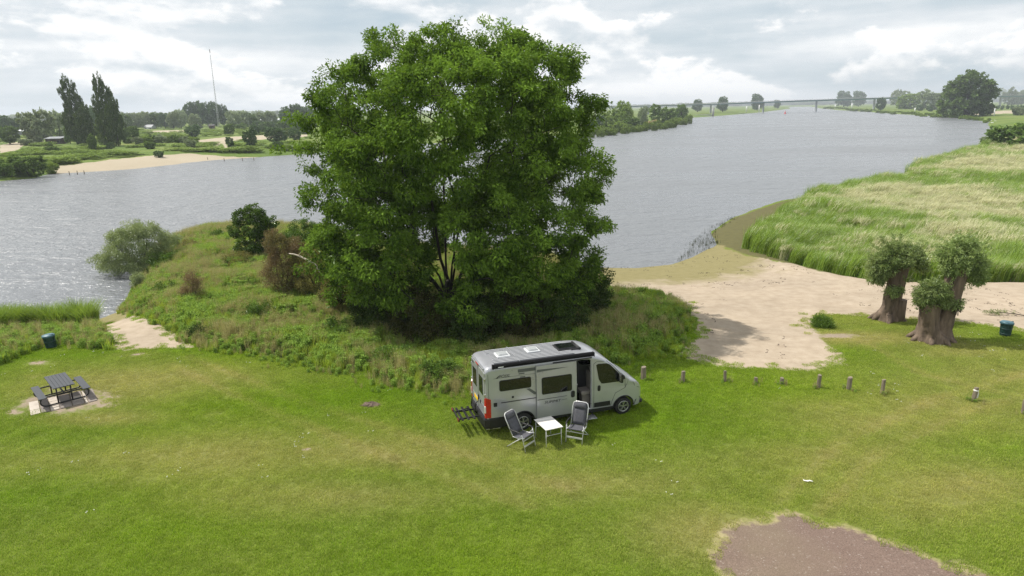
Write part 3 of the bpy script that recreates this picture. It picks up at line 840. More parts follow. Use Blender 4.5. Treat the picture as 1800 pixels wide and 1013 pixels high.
for i_, (px, py, hw, ht, lf, lab) in enumerate([(290, 470, 1.3, 1.2, 'leaf_haw', 'low bright bramble mound behind the willow bush'), (330, 440, 1.2, .9, 'leaf_olive', 'low bramble mound on the peninsula crest by the willow bush'),
        (415, 470, 1.3, 1.0, 'leaf_olive', 'bramble mound below the hawthorn bush'), (300, 520, 1.1, .8, 'leaf_haw', 'bramble mound above the sandy ramp'), (455, 560, 1.0, .8, 'leaf_haw', 'leafy weed mound left of the red-brown bush'),
        (590, 600, 1.2, .9, 'leaf_haw', 'nettle mound at the edge of the lawn below the straw bush'), (690, 640, 1.1, .85, 'leaf_haw', 'nettle mound in the weeds left of the van'), (775, 668, .8, .75, 'leaf_haw', 'dark leafy mound of weeds right behind the van')]):
    near_shrub('bramble_mound', lab, px, py, hw, ht, lf, 800 + i_, .11, .06, 70, 45, rc=.26)
# pale dead limb lying across the olive bush
def dead_limb():
    a = Vector(at_y(508, 446, 40.6)); b = Vector(at_y(552, 463, 40.4))
    o = empty('dead_branch', ((a + b) / 2)[:])
    c = (a + b) / 2
    mid = a.lerp(b, .4) + Vector((0, 0, .10))
    MB().tube([p - c for p in (a, a.lerp(mid, .5) + Vector((0, 0, .03)), mid, mid.lerp(b, .6), b, b + (b - mid) * .5 - Vector((0, 0, .5)))], [.03, .04, .05, .055, .06, .07], 7).build('branch', M['dead_wood'], o)
    MB().tube([mid - c, mid + Vector((.15, -.1, .25)) - c], [.025, .01], 5).build('twig', M['dead_wood'], o)
    tag(o, 'bare bleached branch sticking out over the olive bush', 'branch')
M['dead_wood'] = surf('dead_wood', (0.50, 0.43, 0.35), .8, var=.15)
dead_limb()

# ================================================================== POLLARD WILLOWS
def pollard(label, px, py, stem_list, heads, seed, stub=None, roots=7, r_base=.62):
    rng = np.random.default_rng(seed)
    g = ground_at(px, py)
    root = empty('pollard_willow', g); tag(root, label, 'tree')
    # trunks: knobbly tapering bodies with flared feet
    for pts, rs in stem_list:
        n = 22; V = []; F = []
        P = [Vector(p) for p in pts]
        K = 16
        def samp(f):
            s = f * (len(P) - 1); i = min(int(s), len(P) - 2); u = s - i
            return P[i].lerp(P[i + 1], u), rs[i] * (1 - u) + rs[i + 1] * u
        ph = rng.random() * 6
        for i in range(K):
            c, r = samp(i / (K - 1))
            for k in range(n):
                a = 2 * PI * k / n
                lump = 1 + .10 * math.sin(3 * a + ph + i * .25) + .07 * math.sin(7 * a + 2 * ph - i * .4) + .05 * math.sin(11 * a + i) + .04 * rng.normal()
                V.append(c + Vector((math.cos(a), math.sin(a), 0)) * r * lump)
        for i in range(K - 1):
            for k in range(n):
                F.append((i * n + k, i * n + (k + 1) % n, (i + 1) * n + (k + 1) % n, (i + 1) * n + k))
        mb = MB().add(V, F, True)
        mb.f.append(tuple((K - 1) * n + k for k in range(n))); mb.sm.append(False)
        mb.build('trunk', M['pollard'], root)
    for k in range(roots):
        a = 2 * PI * k / roots + rng.normal() * .25; L = rng.uniform(.15, .5)
        d = Vector((math.cos(a), math.sin(a), 0))
        MB().tube([d * .25 + Vector((0, 0, .55)), d * r_base * .8 + Vector((0, 0, .28)), d * (r_base + L * .5) + Vector((0, 0, .06)), d * (r_base + L) + Vector((0, 0, -.12))], [.22, .18, .12, .05], 8).build('root', M['pollard'], root)
    if stub:
        MB().tube([Vector(p) for p in stub[0]], stub[1], 10).build('stub', M['pollard'], root)
    for h in heads:
        lobes, ncl = h
        Pp, O = lobe_points(rng, lobes, ncl, .45, .3)
        V, F, t = clump_leaves(rng, Pp, O, 46, .26, .19, .048, .25, flat=.3)
        # thin shoots spraying beyond the head
        ns = ncl // 4; u0 = unit(rng.normal(size=(ns, 3)) + (0, 0, .35)); cc = Pp.mean(0); ext = np.abs(Pp - cc).max(0)
        tips = [cc + u0 * ext * f for f in (.95, 1.1, 1.25)]
        Q = np.concatenate(tips); V2, F2, t2 = clump_leaves(rng, Q, np.tile(u0, (3, 1)), 9, .11, .17, .04, .1, flat=.2)
        V = np.concatenate([V, V2]); F = np.concatenate([F, F2 + len(V) - len(V2)]); t = np.concatenate([t, t2])
        link_mesh('crown', np_mesh('pollard_crown', V, F, {'tint': t}), M['leaf_pollard'], root)
        mb = MB()
        c = Vector(lobes[0][0]); c.z -= lobes[0][1][2] * .8 if np.ndim(lobes[0][1]) else lobes[0][1] * .8
        for q in Pp[rng.choice(len(Pp), 40)]:
            mb.tube([c + Vector(rng.normal(size=3) * .15), (c + Vector(q)) / 2 + Vector((0, 0, .1)), Vector(q)], [.022, .016, .008], 4)
        mb.build('shoot', M['bark'], root)['kind'] = 'stuff'
    return root

pollard('single-stemmed pollard willow with a broken stub, left of the pair', 1561, 563,
        [([(0, 0, -.15), (0, 0, .35), (.05, 0, .9), (.12, 0, 1.7), (.20, 0, 2.6), (.25, 0, 3.1)], [.66, .52, .44, .41, .43, .50])],
        [([((.1, 0, 3.45), (.95, .9, .5)), ((-.75, -.1, 3.1), (.7, .7, .6)), ((.95, 0, 3.3), (.6, .6, .4)), ((-1.05, -.2, 2.6), (.4, .45, .55)), ((.3, .2, 3.85), (.9, .8, .4)), ((1.4, 0, 2.95), (.35, .35, .25))], 280),
         ([((-.1, -.42, 1.75), (.4, .25, .25))], 14)], 91,
        ([(.42, -.25, -.1), (.44, -.28, .6), (.46, -.30, 1.25)], [.32, .27, .24]))
pollard('forked pollard willow with one tall and one short leafy head', 1637, 597,
        [([(.15, 0, -.15), (.2, 0, .4), (.38, 0, 1.0), (.62, .05, 1.9), (.88, .1, 3.2), (.95, .1, 3.75)], [.74, .60, .50, .44, .44, .52]),
         ([(-.15, -.15, -.15), (-.2, -.15, .4), (-.35, -.2, .9), (-.45, -.22, 1.65), (-.45, -.22, 2.0)], [.70, .56, .45, .45, .48])],
        [([((.85, .1, 4.2), (.78, .78, .65)), ((.5, 0, 3.95), (.55, .6, .6)), ((1.55, .1, 3.65), (.68, .62, .55)), ((1.0, .1, 4.7), (.55, .5, .38)), ((1.8, 0, 3.2), (.4, .4, .4))], 300),
         ([((-.45, -.25, 2.5), (.68, .65, .55)), ((-.8, -.3, 2.1), (.42, .4, .4)), ((0, -.3, 2.15), (.5, .45, .4))], 150),
         ([((.75, -.45, 1.95), (.25, .2, .3))], 10)], 92, roots=9, r_base=.75)

# ================================================================== BACKGROUND TREES
rngb = np.random.default_rng(5)
def unit_tree(seed, kind):
    """Meshes one unit tall and about one unit wide."""
    rng = np.random.default_rng(seed)
    lobes = []
    if kind == 'round':
        lobes = [((0, 0, .58), (.34, .34, .34))]
        for k in range(9):
            a = rng.random() * 6.28; e = rng.uniform(-.5, 1.0)
            lobes.append(((math.cos(a) * .28, math.sin(a) * .28, .56 + .26 * e), rng.uniform(.14, .22)))
        n, L = (230, .070)
    elif kind == 'tall':
        lobes = [((0, 0, .5), (.36, .36, .42))]
        for k in range(9):
            a = rng.random() * 6.28
            lobes.append(((math.cos(a) * .28, math.sin(a) * .28, rng.uniform(.2, .85)), rng.uniform(.12, .2)))
        n, L = (230, .070)
    elif kind == 'bush':
        lobes = [((0, 0, .4), (.40, .40, .42))]
        for k in range(8):
            a = rng.random() * 6.28
            lobes.append(((math.cos(a) * .32, math.sin(a) * .32, rng.uniform(.18, .70)), rng.uniform(.16, .26)))
        n, L = (190, .085)
    elif kind == 'poplar':
        for k in range(13):
            f = k / 12
            w = .40 * math.sin(PI * min(1, .12 + f * .80)) ** .7 + .06
            a = rng.random() * 6.28
            lobes.append(((math.cos(a) * .13, math.sin(a) * .13, .10 + f * .84), (w, w, .10)))
        n, L = (640, .045)
    P, O = lobe_points(rng, lobes, n, .6, .15)
    V, F, t = clump_leaves(rng, P, O, 22, .075 if kind != 'poplar' else .05, L, L * .62, .1)
    if kind == 'poplar':
        pass
    crown = np_mesh(kind + '_crown', V, F, {'tint': t})
    mb = MB()
    if kind in ('bush',): stems(mb, (0, 0, 0), P[rng.choice(len(P), 4)], .02, rng, 5)
    else:
        mb.tube([(0, 0, -.05), (.01, 0, .2), (0, .01, .5), (0, 0, .8)], [.035, .028, .02, .006], 6)
        stems(mb, (0, 0, .22), P[rng.choice(len(P), 5)], .014, rng, 5)
    return mb.mesh(kind + '_trunk'), crown
UT = {k: [unit_tree(700 + i * 10 + j, k) for j in range(c)] for i, (k, c) in enumerate((('round', 3), ('tall', 2), ('bush', 3), ('poplar', 2)))}

def far_plant(name, label, cat, kind, px, py, top, hw, leaf, group=None, sink=0.0, squash=1.0):
    """A background tree or bush whose foot is at pixel (px, py), reaching up to pixel row top, hw pixels to each side."""
    g = ground_at(px, py)
    ppm = px_per_m(g[1], g[2])
    h = (at_y(px, top, g[1])[2] - g[2]); w = 2 * hw / ppm
    k = int(rngb.integers(len(UT[kind])))
    wid = {'round': .98, 'tall': .92, 'bush': 1.08, 'poplar': .98}[kind]
    return plant(name, label, cat, (g[0], g[1], g[2] - sink), UT[kind][k], leaf, 'bark_dark', (w / wid, w / wid * squash, h / {'round': 1.0, 'tall': .98, 'bush': .88, 'poplar': 1.0}[kind]), rngb.random() * 6.28, group)

ORD = ['first', 'second', 'third', 'fourth', 'fifth', 'sixth', 'seventh', 'eighth', 'ninth', 'tenth', 'eleventh', 'twelfth', 'thirteenth', 'fourteenth', 'fifteenth', 'sixteenth',
       'seventeenth', 'eighteenth', 'nineteenth', 'twentieth', 'twenty-first', 'twenty-second', 'twenty-third', 'twenty-fourth', 'twenty-fifth', 'twenty-sixth']
# left bank, single plants
LB = [
 ('poplar_tree', 'tall dark Lombardy poplar farthest left of the four columns', 'poplar', 137, 254, 138, 17, 'leaf_poplar'),
 ('poplar_tree', 'shorter dark poplar fused to the right side of the left tall poplar', 'poplar', 155, 255, 186, 15, 'leaf_poplar'),
 ('poplar_tree', 'tall dark Lombardy poplar of the right-hand poplar pair', 'poplar', 193, 257, 135, 17, 'leaf_poplar'),
 ('poplar_tree', 'shorter dark poplar fused to the right side of the right tall poplar', 'poplar', 209, 257, 175, 14, 'leaf_poplar'),
 ('round_tree', 'small light green tree between the two poplar pairs', 'bush', 180, 252, 214, 10, 'leaf_far_light'),
 ('young_tree', 'slim young tree in front of the left poplars at the meadow edge', 'tall', 164, 264, 234, 8, 'leaf_far'),
 ('willow_tree', 'broad grey-green willow left of the wooden hut', 'bush', 66, 252, 193, 28, 'leaf_far_grey'),
 ('leafy_tree', 'mid green tree beside the hut at the left picture edge', 'tall', 18, 254, 219, 17, 'leaf_far'),
 ('leafy_tree', 'dark tree right behind the wooden hut', 'bush', 106, 246, 195, 18, 'leaf_far_grey'),
 ('leafy_tree', 'bushy green tree right of the wooden hut at the foot of the poplars', 'tall', 124, 253, 210, 9, 'leaf_far'),
 ('leafy_tree', 'dark round tree showing behind the gap between the poplar pairs', 'tall', 170, 236, 183, 13, 'leaf_far_dark'),
 ('leafy_bush', 'rounded dark bush right of the right poplar pair', 'bush', 232, 248, 221, 15, 'leaf_far'),
 ('waterside_bush', 'big dark willow bush at the water on the left picture edge', 'bush', 14, 311, 276, 27, 'leaf_far'),
 ('waterside_bush', 'big dark willow bush in the middle of the waterside group, before the far beach', 'bush', 56, 311, 273, 27, 'leaf_far'),
 ('waterside_bush', 'smaller willow bush ending the waterside group at the far beach', 'bush', 91, 305, 285, 13, 'leaf_far_light'),
 ('lone_bush', 'small dark bush alone on the far sandy beach', 'bush', 281, 277, 265, 9, 'leaf_far_dark'),
 ('meadow_bush', 'dark double bush in the far meadow below the mast', 'bush', 339, 241, 220, 13, 'leaf_far_dark'),
 ('meadow_bush', 'small dark bush at the fork of the sandy trails', 'bush', 404, 259, 240, 8, 'leaf_far_dark'),
 ('meadow_bush', 'dark green bush in front of the sandy trail, second from the trail fork', 'bush', 440, 259, 227, 12, 'leaf_far_dark'),
 ('meadow_bush', 'wide dark bush on the far meadow nearest the ash crown', 'bush', 485, 249, 222, 20, 'leaf_far_dark'),
 ('meadow_bush', 'low dark bush below the widest meadow bush by the far water', 'bush', 490, 265, 247, 10, 'leaf_far_dark'),
 ('meadow_bush', 'bush behind the trail, right of the mast foot', 'bush', 404, 238, 217, 10, 'leaf_far'),
 ('meadow_bush', 'bush behind the trail above the second trail-side bush', 'bush', 450, 237, 218, 11, 'leaf_far_dark'),
 ('low_bush', 'tiny upright bush on the grass bank left of the poplars', 'bush', 90, 263, 250, 4, 'leaf_far'),
 ('low_bush', 'flat spreading bush on the grass bank left of the poplars', 'bush', 92, 270, 257, 15, 'leaf_far'),
 ('low_bush', 'rounded bush left of the willow at the sandy track', 'bush', 46, 256, 243, 13, 'leaf_far_grey'),
 ('low_bush', 'small dark bush below the right poplar pair', 'bush', 195, 262, 250, 7, 'leaf_far_dark'),
]
for nm, lab, kd, px, py, tp, hw, lf in LB:
    far_plant(nm, lab, 'bush' if kd == 'bush' else 'tree', kd, px, py, tp, hw, lf)
hedge = [(228, 252, 241), (243, 254, 240), (258, 253, 238), (270, 252, 236), (284, 252, 237), (298, 251, 237), (312, 252, 237), (326, 252, 239), (340, 252, 240), (263, 262, 248), (335, 260, 245)]
for i, (px, py, tp) in enumerate(hedge):
    far_plant('scrub_bush', f'{ORD[i]} low scrub bush along the far meadow, counted rightwards from the poplars', 'bush', 'bush', px, py, tp, 11, ['leaf_far', 'leaf_far_grey', 'leaf_far_light'][i % 3], 'scrub along the far meadow')
line = [(-8, 238, 203, 14, 'leaf_far_dark'), (8, 238, 202, 14, 'leaf_far_dark'), (25, 237, 205, 12, 'leaf_far_dark'), (40, 234, 204, 11, 'leaf_far_dark'), (222, 228, 198, 12, 'leaf_far'), (240, 227, 196, 13, 'leaf_far_grey'), (257, 226, 194, 13, 'leaf_far_grey'),
        (275, 226, 195, 12, 'leaf_far'), (291, 226, 197, 11, 'leaf_far_dark'), (306, 227, 195, 12, 'leaf_far_grey'), (319, 226, 190, 13, 'leaf_far_grey'), (336, 222, 178, 14, 'leaf_far_dark'), (352, 222, 176, 14, 'leaf_far_dark'), (366, 222, 177, 13, 'leaf_far_dark'),
        (381, 222, 177, 13, 'leaf_far_dark'), (394, 222, 181, 11, 'leaf_far_dark'), (345, 228, 199, 12, 'leaf_far_grey'), (412, 227, 193, 13, 'leaf_far_grey'), (428, 226, 192, 12, 'leaf_far_grey'), (444, 225, 198, 11, 'leaf_far'), (458, 224, 196, 12, 'leaf_far_grey'), (476, 223, 194, 14, 'leaf_far_grey'),
        (504, 222, 186, 13, 'leaf_far_dark'), (521, 222, 180, 15, 'leaf_far_dark'), (538, 222, 184, 14, 'leaf_far_dark'), (556, 223, 192, 14, 'leaf_far_dark')]
for i, (px, py, tp, hw, lf) in enumerate(line):
    far_plant('treeline_tree', f'{ORD[i]} tree of the distant treeline beyond the left bank, counted rightwards', 'tree', 'tall', px, py, tp, hw, lf, 'treeline beyond the left bank', 0.0)
scrub2 = [(455, 226, 212), (468, 227, 214), (482, 226, 213), (497, 227, 212), (512, 228, 212), (526, 230, 211), (538, 236, 213), (425, 229, 217), (470, 236, 222), (506, 240, 224), (520, 246, 226)]
for i, (px, py, tp) in enumerate(scrub2):
    far_plant('dark_scrub', f'{ORD[i]} dark scrub bush on the far bank close to the ash crown, counted rightwards', 'bush', 'bush', px, py, tp, 12, ['leaf_far_dark', 'leaf_far'][i % 2], 'dark scrub near the white shed')
# wooded spit right of the ash
SP = [
 ('spit_tree', 'tall green tree on the wooded spit right of the ash', 'tall', 1098, 227, 176, 16, 'leaf_far_light'),
 ('spit_bush', 'green bush left of the tall tree on the wooded spit', 'bush', 1072, 231, 193, 18, 'leaf_far_light'),
 ('spit_bush', 'dark waterside bush of the spit next to the ash crown', 'bush', 1044, 236, 203, 18, 'leaf_far_dark'),
 ('spit_bush', 'dark low bush below the tall tree on the spit', 'bush', 1108, 230, 206, 15, 'leaf_far'),
 ('spit_bush', 'pale thin bush in the middle of the spit', 'tall', 1129, 224, 186, 10, 'leaf_far_grey'),
 ('spit_bush', 'broad dark green bush near the tip of the spit', 'bush', 1164, 222, 186, 23, 'leaf_far'),
 ('spit_tree', 'small round tree at the very tip of the spit', 'tall', 1197, 216, 181, 13, 'leaf_far'),
 ('spit_bush', 'low bush at the waterline in the middle of the spit', 'bush', 1085, 233, 215, 17, 'leaf_far_light'),
 ('spit_bush', 'pale dry bush below the broad bush of the spit', 'bush', 1144, 226, 212, 13, 'leaf_straw'),
 ('lone_tree', 'round dark tree on the far left bank, nearest to the spit tip', 'tall', 1226, 197, 173, 10, 'leaf_far_dark'),
 ('lone_tree', 'round dark tree on the far left bank, second from the spit tip', 'tall', 1270, 197, 168, 11, 'leaf_far_dark'),
 ('lone_tree', 'round dark tree on the far left bank, third from the spit tip', 'tall', 1330, 194, 164, 12, 'leaf_far_dark'),
 ('lone_tree', 'smallest dark tree on the far left bank, beside the bridge pier', 'tall', 1366, 191, 175, 6, 'leaf_far_dark'),
 ('twin_tree', 'left tree of the dark pair on the far right bank', 'tall', 1483, 188, 159, 14, 'leaf_far_dark'),
 ('twin_tree', 'right tree of the dark pair on the far right bank', 'tall', 1509, 187, 159, 13, 'leaf_far_dark'),
 ('bank_tree', 'small dark tree at the water between the dark pair and the willows', 'tall', 1548, 195, 170, 9, 'leaf_far_dark'),
 ('bank_willow', 'grey willow behind the green willow on the right bank', 'bush', 1581, 189, 158, 15, 'leaf_far_grey'),
 ('bank_willow', 'rounded green willow on the right bank', 'bush', 1596, 192, 163, 20, 'leaf_far_light'),
 ('bank_willow', 'broad grey willow next to the great poplar clump', 'bush', 1633, 193, 160, 23, 'leaf_far_grey'),
 ('bank_bush', 'small dark bush left below the broad grey willow', 'bush', 1616, 195, 184, 6, 'leaf_far_dark'),
 ('bank_bush', 'small dark bush right below the broad grey willow', 'bush', 1634, 196, 186, 5, 'leaf_far_dark'),
 ('bank_bush', 'grey bush at the left foot of the great poplar clump', 'bush', 1662, 200, 178, 14, 'leaf_far_grey'),
 ('great_tree', 'great dark round tree at the water on the right bank', 'tall', 1698, 207, 122, 43, 'leaf_far'),
 ('great_tree_skirt', 'leafy lower tree skirting the great round tree at the waterline', 'bush', 1690, 206, 150, 38, 'leaf_far'),
 ('far_wood_tree', 'first grey tree of the wood right of the great round tree', 'bush', 1743, 178, 158, 12, 'leaf_far_grey'),
 ('far_wood_tree', 'second grey tree of the wood right of the great round tree', 'bush', 1758, 178, 156, 13, 'leaf_far_grey'),
 ('far_wood_tree', 'third grey tree of the wood right of the great round tree', 'bush', 1774, 178, 156, 13, 'leaf_far_grey'),
 ('far_wood_tree', 'fourth grey tree of the wood, at the right picture edge', 'bush', 1796, 178, 157, 12, 'leaf_far_grey'),
 ('path_bush', 'grey-green bush beside the sandy path at the right picture edge', 'bush', 1792, 203, 188, 13, 'leaf_far_grey'),
 ('marsh_bush', 'big olive bush at the far end of the reed marsh', 'bush', 1776, 266, 217, 46, 'leaf_far'),
 ('marsh_bush', 'olive bush right behind the biggest bush of the reed marsh', 'bush', 1800, 256, 214, 24, 'leaf_far_light'),
 ('marsh_bush', 'low grey bush left of the biggest bush of the reed marsh', 'bush', 1738, 257, 240, 14, 'leaf_far_grey'),
]
M['leaf_straw'] = leaf_mat('leaf_straw', (0.330, 0.272, 0.140), (0.544, 0.462, 0.264), .3, .03)
for nm, lab, kd, px, py, tp, hw, lf in SP:
    far_plant(nm, lab, 'bush' if kd == 'bush' else 'tree', kd, px, py, tp, hw, lf)
for i in range(8):
    far_plant('orchard_bush', f'{ORD[i]} small round orchard bush in the row right of the great tree', 'bush', 'bush', 1736 + i * 8.6, 192 + (i % 2), 185, 3.3, 'leaf_far_dark', 'orchard row on the right bank')
# far-off woods that read as one mass
def woodland(name, label, spots, leaf, seed):
    rng = np.random.default_rng(seed); VV = []; FF = []; TT = []; off = 0
    G_ = np.array([at(s_[0], s_[1], .2) for s_ in spots]); Z_ = height(G_[:, 0], G_[:, 1])
    for (px, py, tp, hw), g, z in zip(spots, G_, Z_):
        g = (g[0], g[1], z); ppm = px_per_m(g[1], g[2]); h = at_y(px, tp, g[1])[2] - g[2]; w = 2 * hw / ppm
        me = UT['bush'][int(rng.integers(3))][1]
        V = np.empty(len(me.vertices) * 3, np.float32); me.vertices.foreach_get('co', V); V = V.reshape(-1, 3)
        a = rng.random() * 6.28; ca, sa = math.cos(a), math.sin(a)
        V = np.stack([(V[:, 0] * ca - V[:, 1] * sa) * w + g[0], (V[:, 0] * sa + V[:, 1] * ca) * w + g[1], V[:, 2] * h + g[2]], 1)
        if len(spots) > 100: V = V.reshape(-1, 4, 3)[rng.random(len(V) // 4) < .3].reshape(-1, 3)
        VV.append(V); FF.append(np.arange(len(V)).reshape(-1, 4) + off); off += len(V); TT.append(np.clip(np.repeat(rng.random(len(V) // 4), 4) * .6 + rng.random() * .4, 0, 1))
    o = link_mesh(name, np_mesh(name, np.concatenate(VV), np.concatenate(FF), {'tint': np.concatenate(TT)}), M[leaf])
    tag(o, label, None, None, 'stuff')
rw = np.random.default_rng(8)
def meadow_scrub():
    px = rw.uniform(-10, 545, 5000); py = rw.uniform(0, 1, 5000); py = np.array([skyline(p) for p in px]) + 24 + py * (300 - 24 - np.array([skyline(p) for p in px]))
    g = np.array([at(a, b, .3) for a, b in zip(px, py)])
    ok = (height(g[:, 0], g[:, 1]) > -.75) & (sdf(g[:, 0], g[:, 1], FAR_SAND) < -3) & (fbm(g[:, 0], g[:, 1] * 1.5, 22, 3, 51) > .47)
    for t in TRAILS: ok &= sdf(g[:, 0], g[:, 1], t) < -2
    spots = []
    for a, b, q in list(zip(px[ok], py[ok], g[ok]))[:560]:
        s = px_per_m(q[1], 0); spots.append((a, b, b - rw.uniform(.5, 2.0) * s, rw.uniform(1.4, 4.2) * s))
    woodland('meadow_scrub', 'low scrub and rough tall grass over the meadow of the left bank', spots, 'leaf_far_light', 9)
    spots = []
    for px in list(range(1030, 1215, 5)):
        py = np.interp(px, [1030, 1040, 1180, 1210], [238, 236, 222, 214]) - rw.uniform(0, 5)
        spots.append((px, py, py - rw.uniform(6, 14), rw.uniform(5, 9)))
    woodland('spit_undergrowth', 'tangled undergrowth along the waterline of the wooded spit', spots, 'leaf_far_light', 10)
    spots = []
    for px in list(range(1450, 1740, 6)):
        py = np.interp(px, [1450, 1540, 1600, 1700, 1740], [192, 197, 201, 207, 213]) - rw.uniform(.5, 3)
        spots.append((px, py, py - rw.uniform(1.5, 4), rw.uniform(3, 6)))
    woodland('bank_undergrowth', 'rough growth along the waterline of the right bank', spots, 'leaf_far_light', 11)

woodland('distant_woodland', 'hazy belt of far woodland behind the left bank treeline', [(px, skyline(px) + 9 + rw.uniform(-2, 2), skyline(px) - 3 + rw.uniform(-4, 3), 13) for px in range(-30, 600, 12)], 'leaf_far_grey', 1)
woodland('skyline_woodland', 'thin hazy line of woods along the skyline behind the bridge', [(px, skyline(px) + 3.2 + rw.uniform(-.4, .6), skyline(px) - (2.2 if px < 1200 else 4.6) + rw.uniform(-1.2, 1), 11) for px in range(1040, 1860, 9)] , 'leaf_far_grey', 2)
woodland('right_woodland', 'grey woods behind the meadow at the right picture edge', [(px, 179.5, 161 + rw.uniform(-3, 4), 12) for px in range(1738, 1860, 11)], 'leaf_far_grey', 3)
meadow_scrub()

# ================================================================== GRASS, WEEDS, REEDS
def scatter(name, label, sources, pts, rz, scl, idx, mat_attrs=None):
    """One object of countless small plants: every point carries one of the source tufts."""
    me = bpy.data.meshes.new(name)
    me.vertices.add(len(pts)); me.vertices.foreach_set('co', np.asarray(pts, np.float32).ravel())
    for an, av, tp in [('rz', rz, 'FLOAT'), ('scl', scl, 'FLOAT'), ('pick', idx, 'INT')] + [(k, v, 'FLOAT') for k, v in (mat_attrs or {}).items()]:
        a = me.attributes.new(an, tp, 'POINT'); a.data.foreach_set('value', np.asarray(av, np.int32 if tp == 'INT' else np.float32))
    o = link_mesh(name, me)
    ng = bpy.data.node_groups.new(name + '_scatter', 'GeometryNodeTree')
    ng.interface.new_socket('Geometry', in_out='INPUT', socket_type='NodeSocketGeometry')
    ng.interface.new_socket('Geometry', in_out='OUTPUT', socket_type='NodeSocketGeometry')
    gi = ng.nodes.new('NodeGroupInput'); go = ng.nodes.new('NodeGroupOutput')
    jn = ng.nodes.new('GeometryNodeJoinGeometry')
    for s in sources:
        oi = ng.nodes.new('GeometryNodeObjectInfo'); oi.inputs['Object'].default_value = s; oi.inputs['As Instance'].default_value = True
        ng.links.new(oi.outputs['Geometry'], jn.inputs[0])
    ip = ng.nodes.new('GeometryNodeInstanceOnPoints'); ip.inputs['Pick Instance'].default_value = True
    def na(nm, tp):
        n = ng.nodes.new('GeometryNodeInputNamedAttribute'); n.data_type = tp; n.inputs[0].default_value = nm
        return n.outputs[0]
    ng.links.new(na('pick', 'INT'), ip.inputs['Instance Index'])
    cx = ng.nodes.new('ShaderNodeCombineXYZ'); ng.links.new(na('rz', 'FLOAT'), cx.inputs[2])
    ng.links.new(cx.outputs[0], ip.inputs['Rotation'])
    ng.links.new(na('scl', 'FLOAT'), ip.inputs['Scale'])
    ng.links.new(gi.outputs[0], ip.inputs['Points']); ng.links.new(jn.outputs[0], ip.inputs['Instance'])
    ng.links.new(ip.outputs[0], go.inputs[0])
    md = o.modifiers.new('scatter', 'NODES'); md.node_group = ng
    tag(o, label, None, None, 'stuff')
    return o

def source(name, me, mat):
    o = bpy.data.objects.new(name, me)
    if not me.materials: me.materials.append(mat)
    return o

def blades(rng, n, area, h, w, lean=.35, tilt=None, hvar=.4, base=0.0, tips=True):
    """n blades of two segments: narrow quad plus a tapering tip."""
    x = rng.uniform(-area, area, n); y = rng.uniform(-area, area, n)
    H = h * rng.uniform(1 - hvar, 1 + hvar, n); a = rng.random(n) * 2 * PI
    ln = rng.uniform(.2, 1, n) * lean
    dx, dy = np.cos(a) * ln, np.sin(a) * ln
    if tilt is not None: dx = dx + tilt[0]; dy = dy + tilt[1]
    b = a + PI / 2 + rng.normal(size=n) * .4
    sx, sy = np.cos(b) * w / 2, np.sin(b) * w / 2
    z0 = np.full(n, base)
    p0 = np.stack([x - sx, y - sy, z0], 1); p1 = np.stack([x + sx, y + sy, z0], 1)
    m = .55
    mx, my, mz = x + dx * H * .35, y + dy * H * .35, z0 + H * m
    p2 = np.stack([mx + sx * .8, my + sy * .8, mz], 1); p3 = np.stack([mx - sx * .8, my - sy * .8, mz], 1)
    tx, ty = x + dx * H, y + dy * H
    tz = z0 + H * np.sqrt(np.clip(1 - (dx ** 2 + dy ** 2) * .55, .15, 1))
    p4 = np.stack([tx + sx * .15, ty + sy * .15, tz], 1); p5 = np.stack([tx - sx * .15, ty - sy * .15, tz], 1)
    V = np.stack([p0, p1, p2, p3, p4, p5], 1).reshape(-1, 3)
    k = np.arange(n)[:, None] * 6
    F = np.concatenate([k + np.array([[0, 1, 2, 3]]), k + np.array([[3, 2, 4, 5]])])
    t = np.repeat(rng.random(n), 6)
    return V, F, t

def tuft(name, seed, mat, parts):
    rng = np.random.default_rng(seed)
    Vs = []; Fs = []; Ts = []; o = 0
    for fn, kw in parts:
        V, F, t = fn(rng, **kw)
        Vs.append(V); Fs.append(F + o); Ts.append(t); o += len(V)
    return source(name, np_mesh(name, np.concatenate(Vs), np.concatenate(Fs), {'tint': np.concatenate(Ts)}), mat)

def leafy(rng, n, rad_, h, L, W, stalks=0):
    th = rng.random(n) * 2 * PI; r = rad_ * np.sqrt(rng.random(n)); z = h * (rng.random(n) ** .7)
    r = r * (1 - .45 * z / h)
    c = np.stack([np.cos(th) * r, np.sin(th) * r, z], 1)
    d = np.stack([np.cos(th), np.sin(th), rng.normal(size=n) * .35 - .1], 1) + rng.normal(size=(n, 3)) * .3
    nn = np.stack([np.cos(th) * .3, np.sin(th) * .3, np.ones(n)], 1) + rng.normal(size=(n, 3)) * .35
    V, F = leaf_quads(c, d, nn, L * rng.uniform(.6, 1.3, n), W * rng.uniform(.7, 1.2, n))
    return V, F, np.repeat(rng.random(n), 4)

rngs = np.random.default_rng(99)
def rand_in(poly, dens, margin=0.0, lim=None):
    P = np.array(poly); lo = P.min(0) - margin; hi = P.max(0) + margin
    if lim is not None:
        lo = np.maximum(lo, (lim[0], lim[1])); hi = np.minimum(hi, (lim[2], lim[3]))
    n = int((hi[0] - lo[0]) * (hi[1] - lo[1]) * dens)
    x = rngs.uniform(lo[0], hi[0], n); y = rngs.uniform(lo[1], hi[1], n)
    return x, y

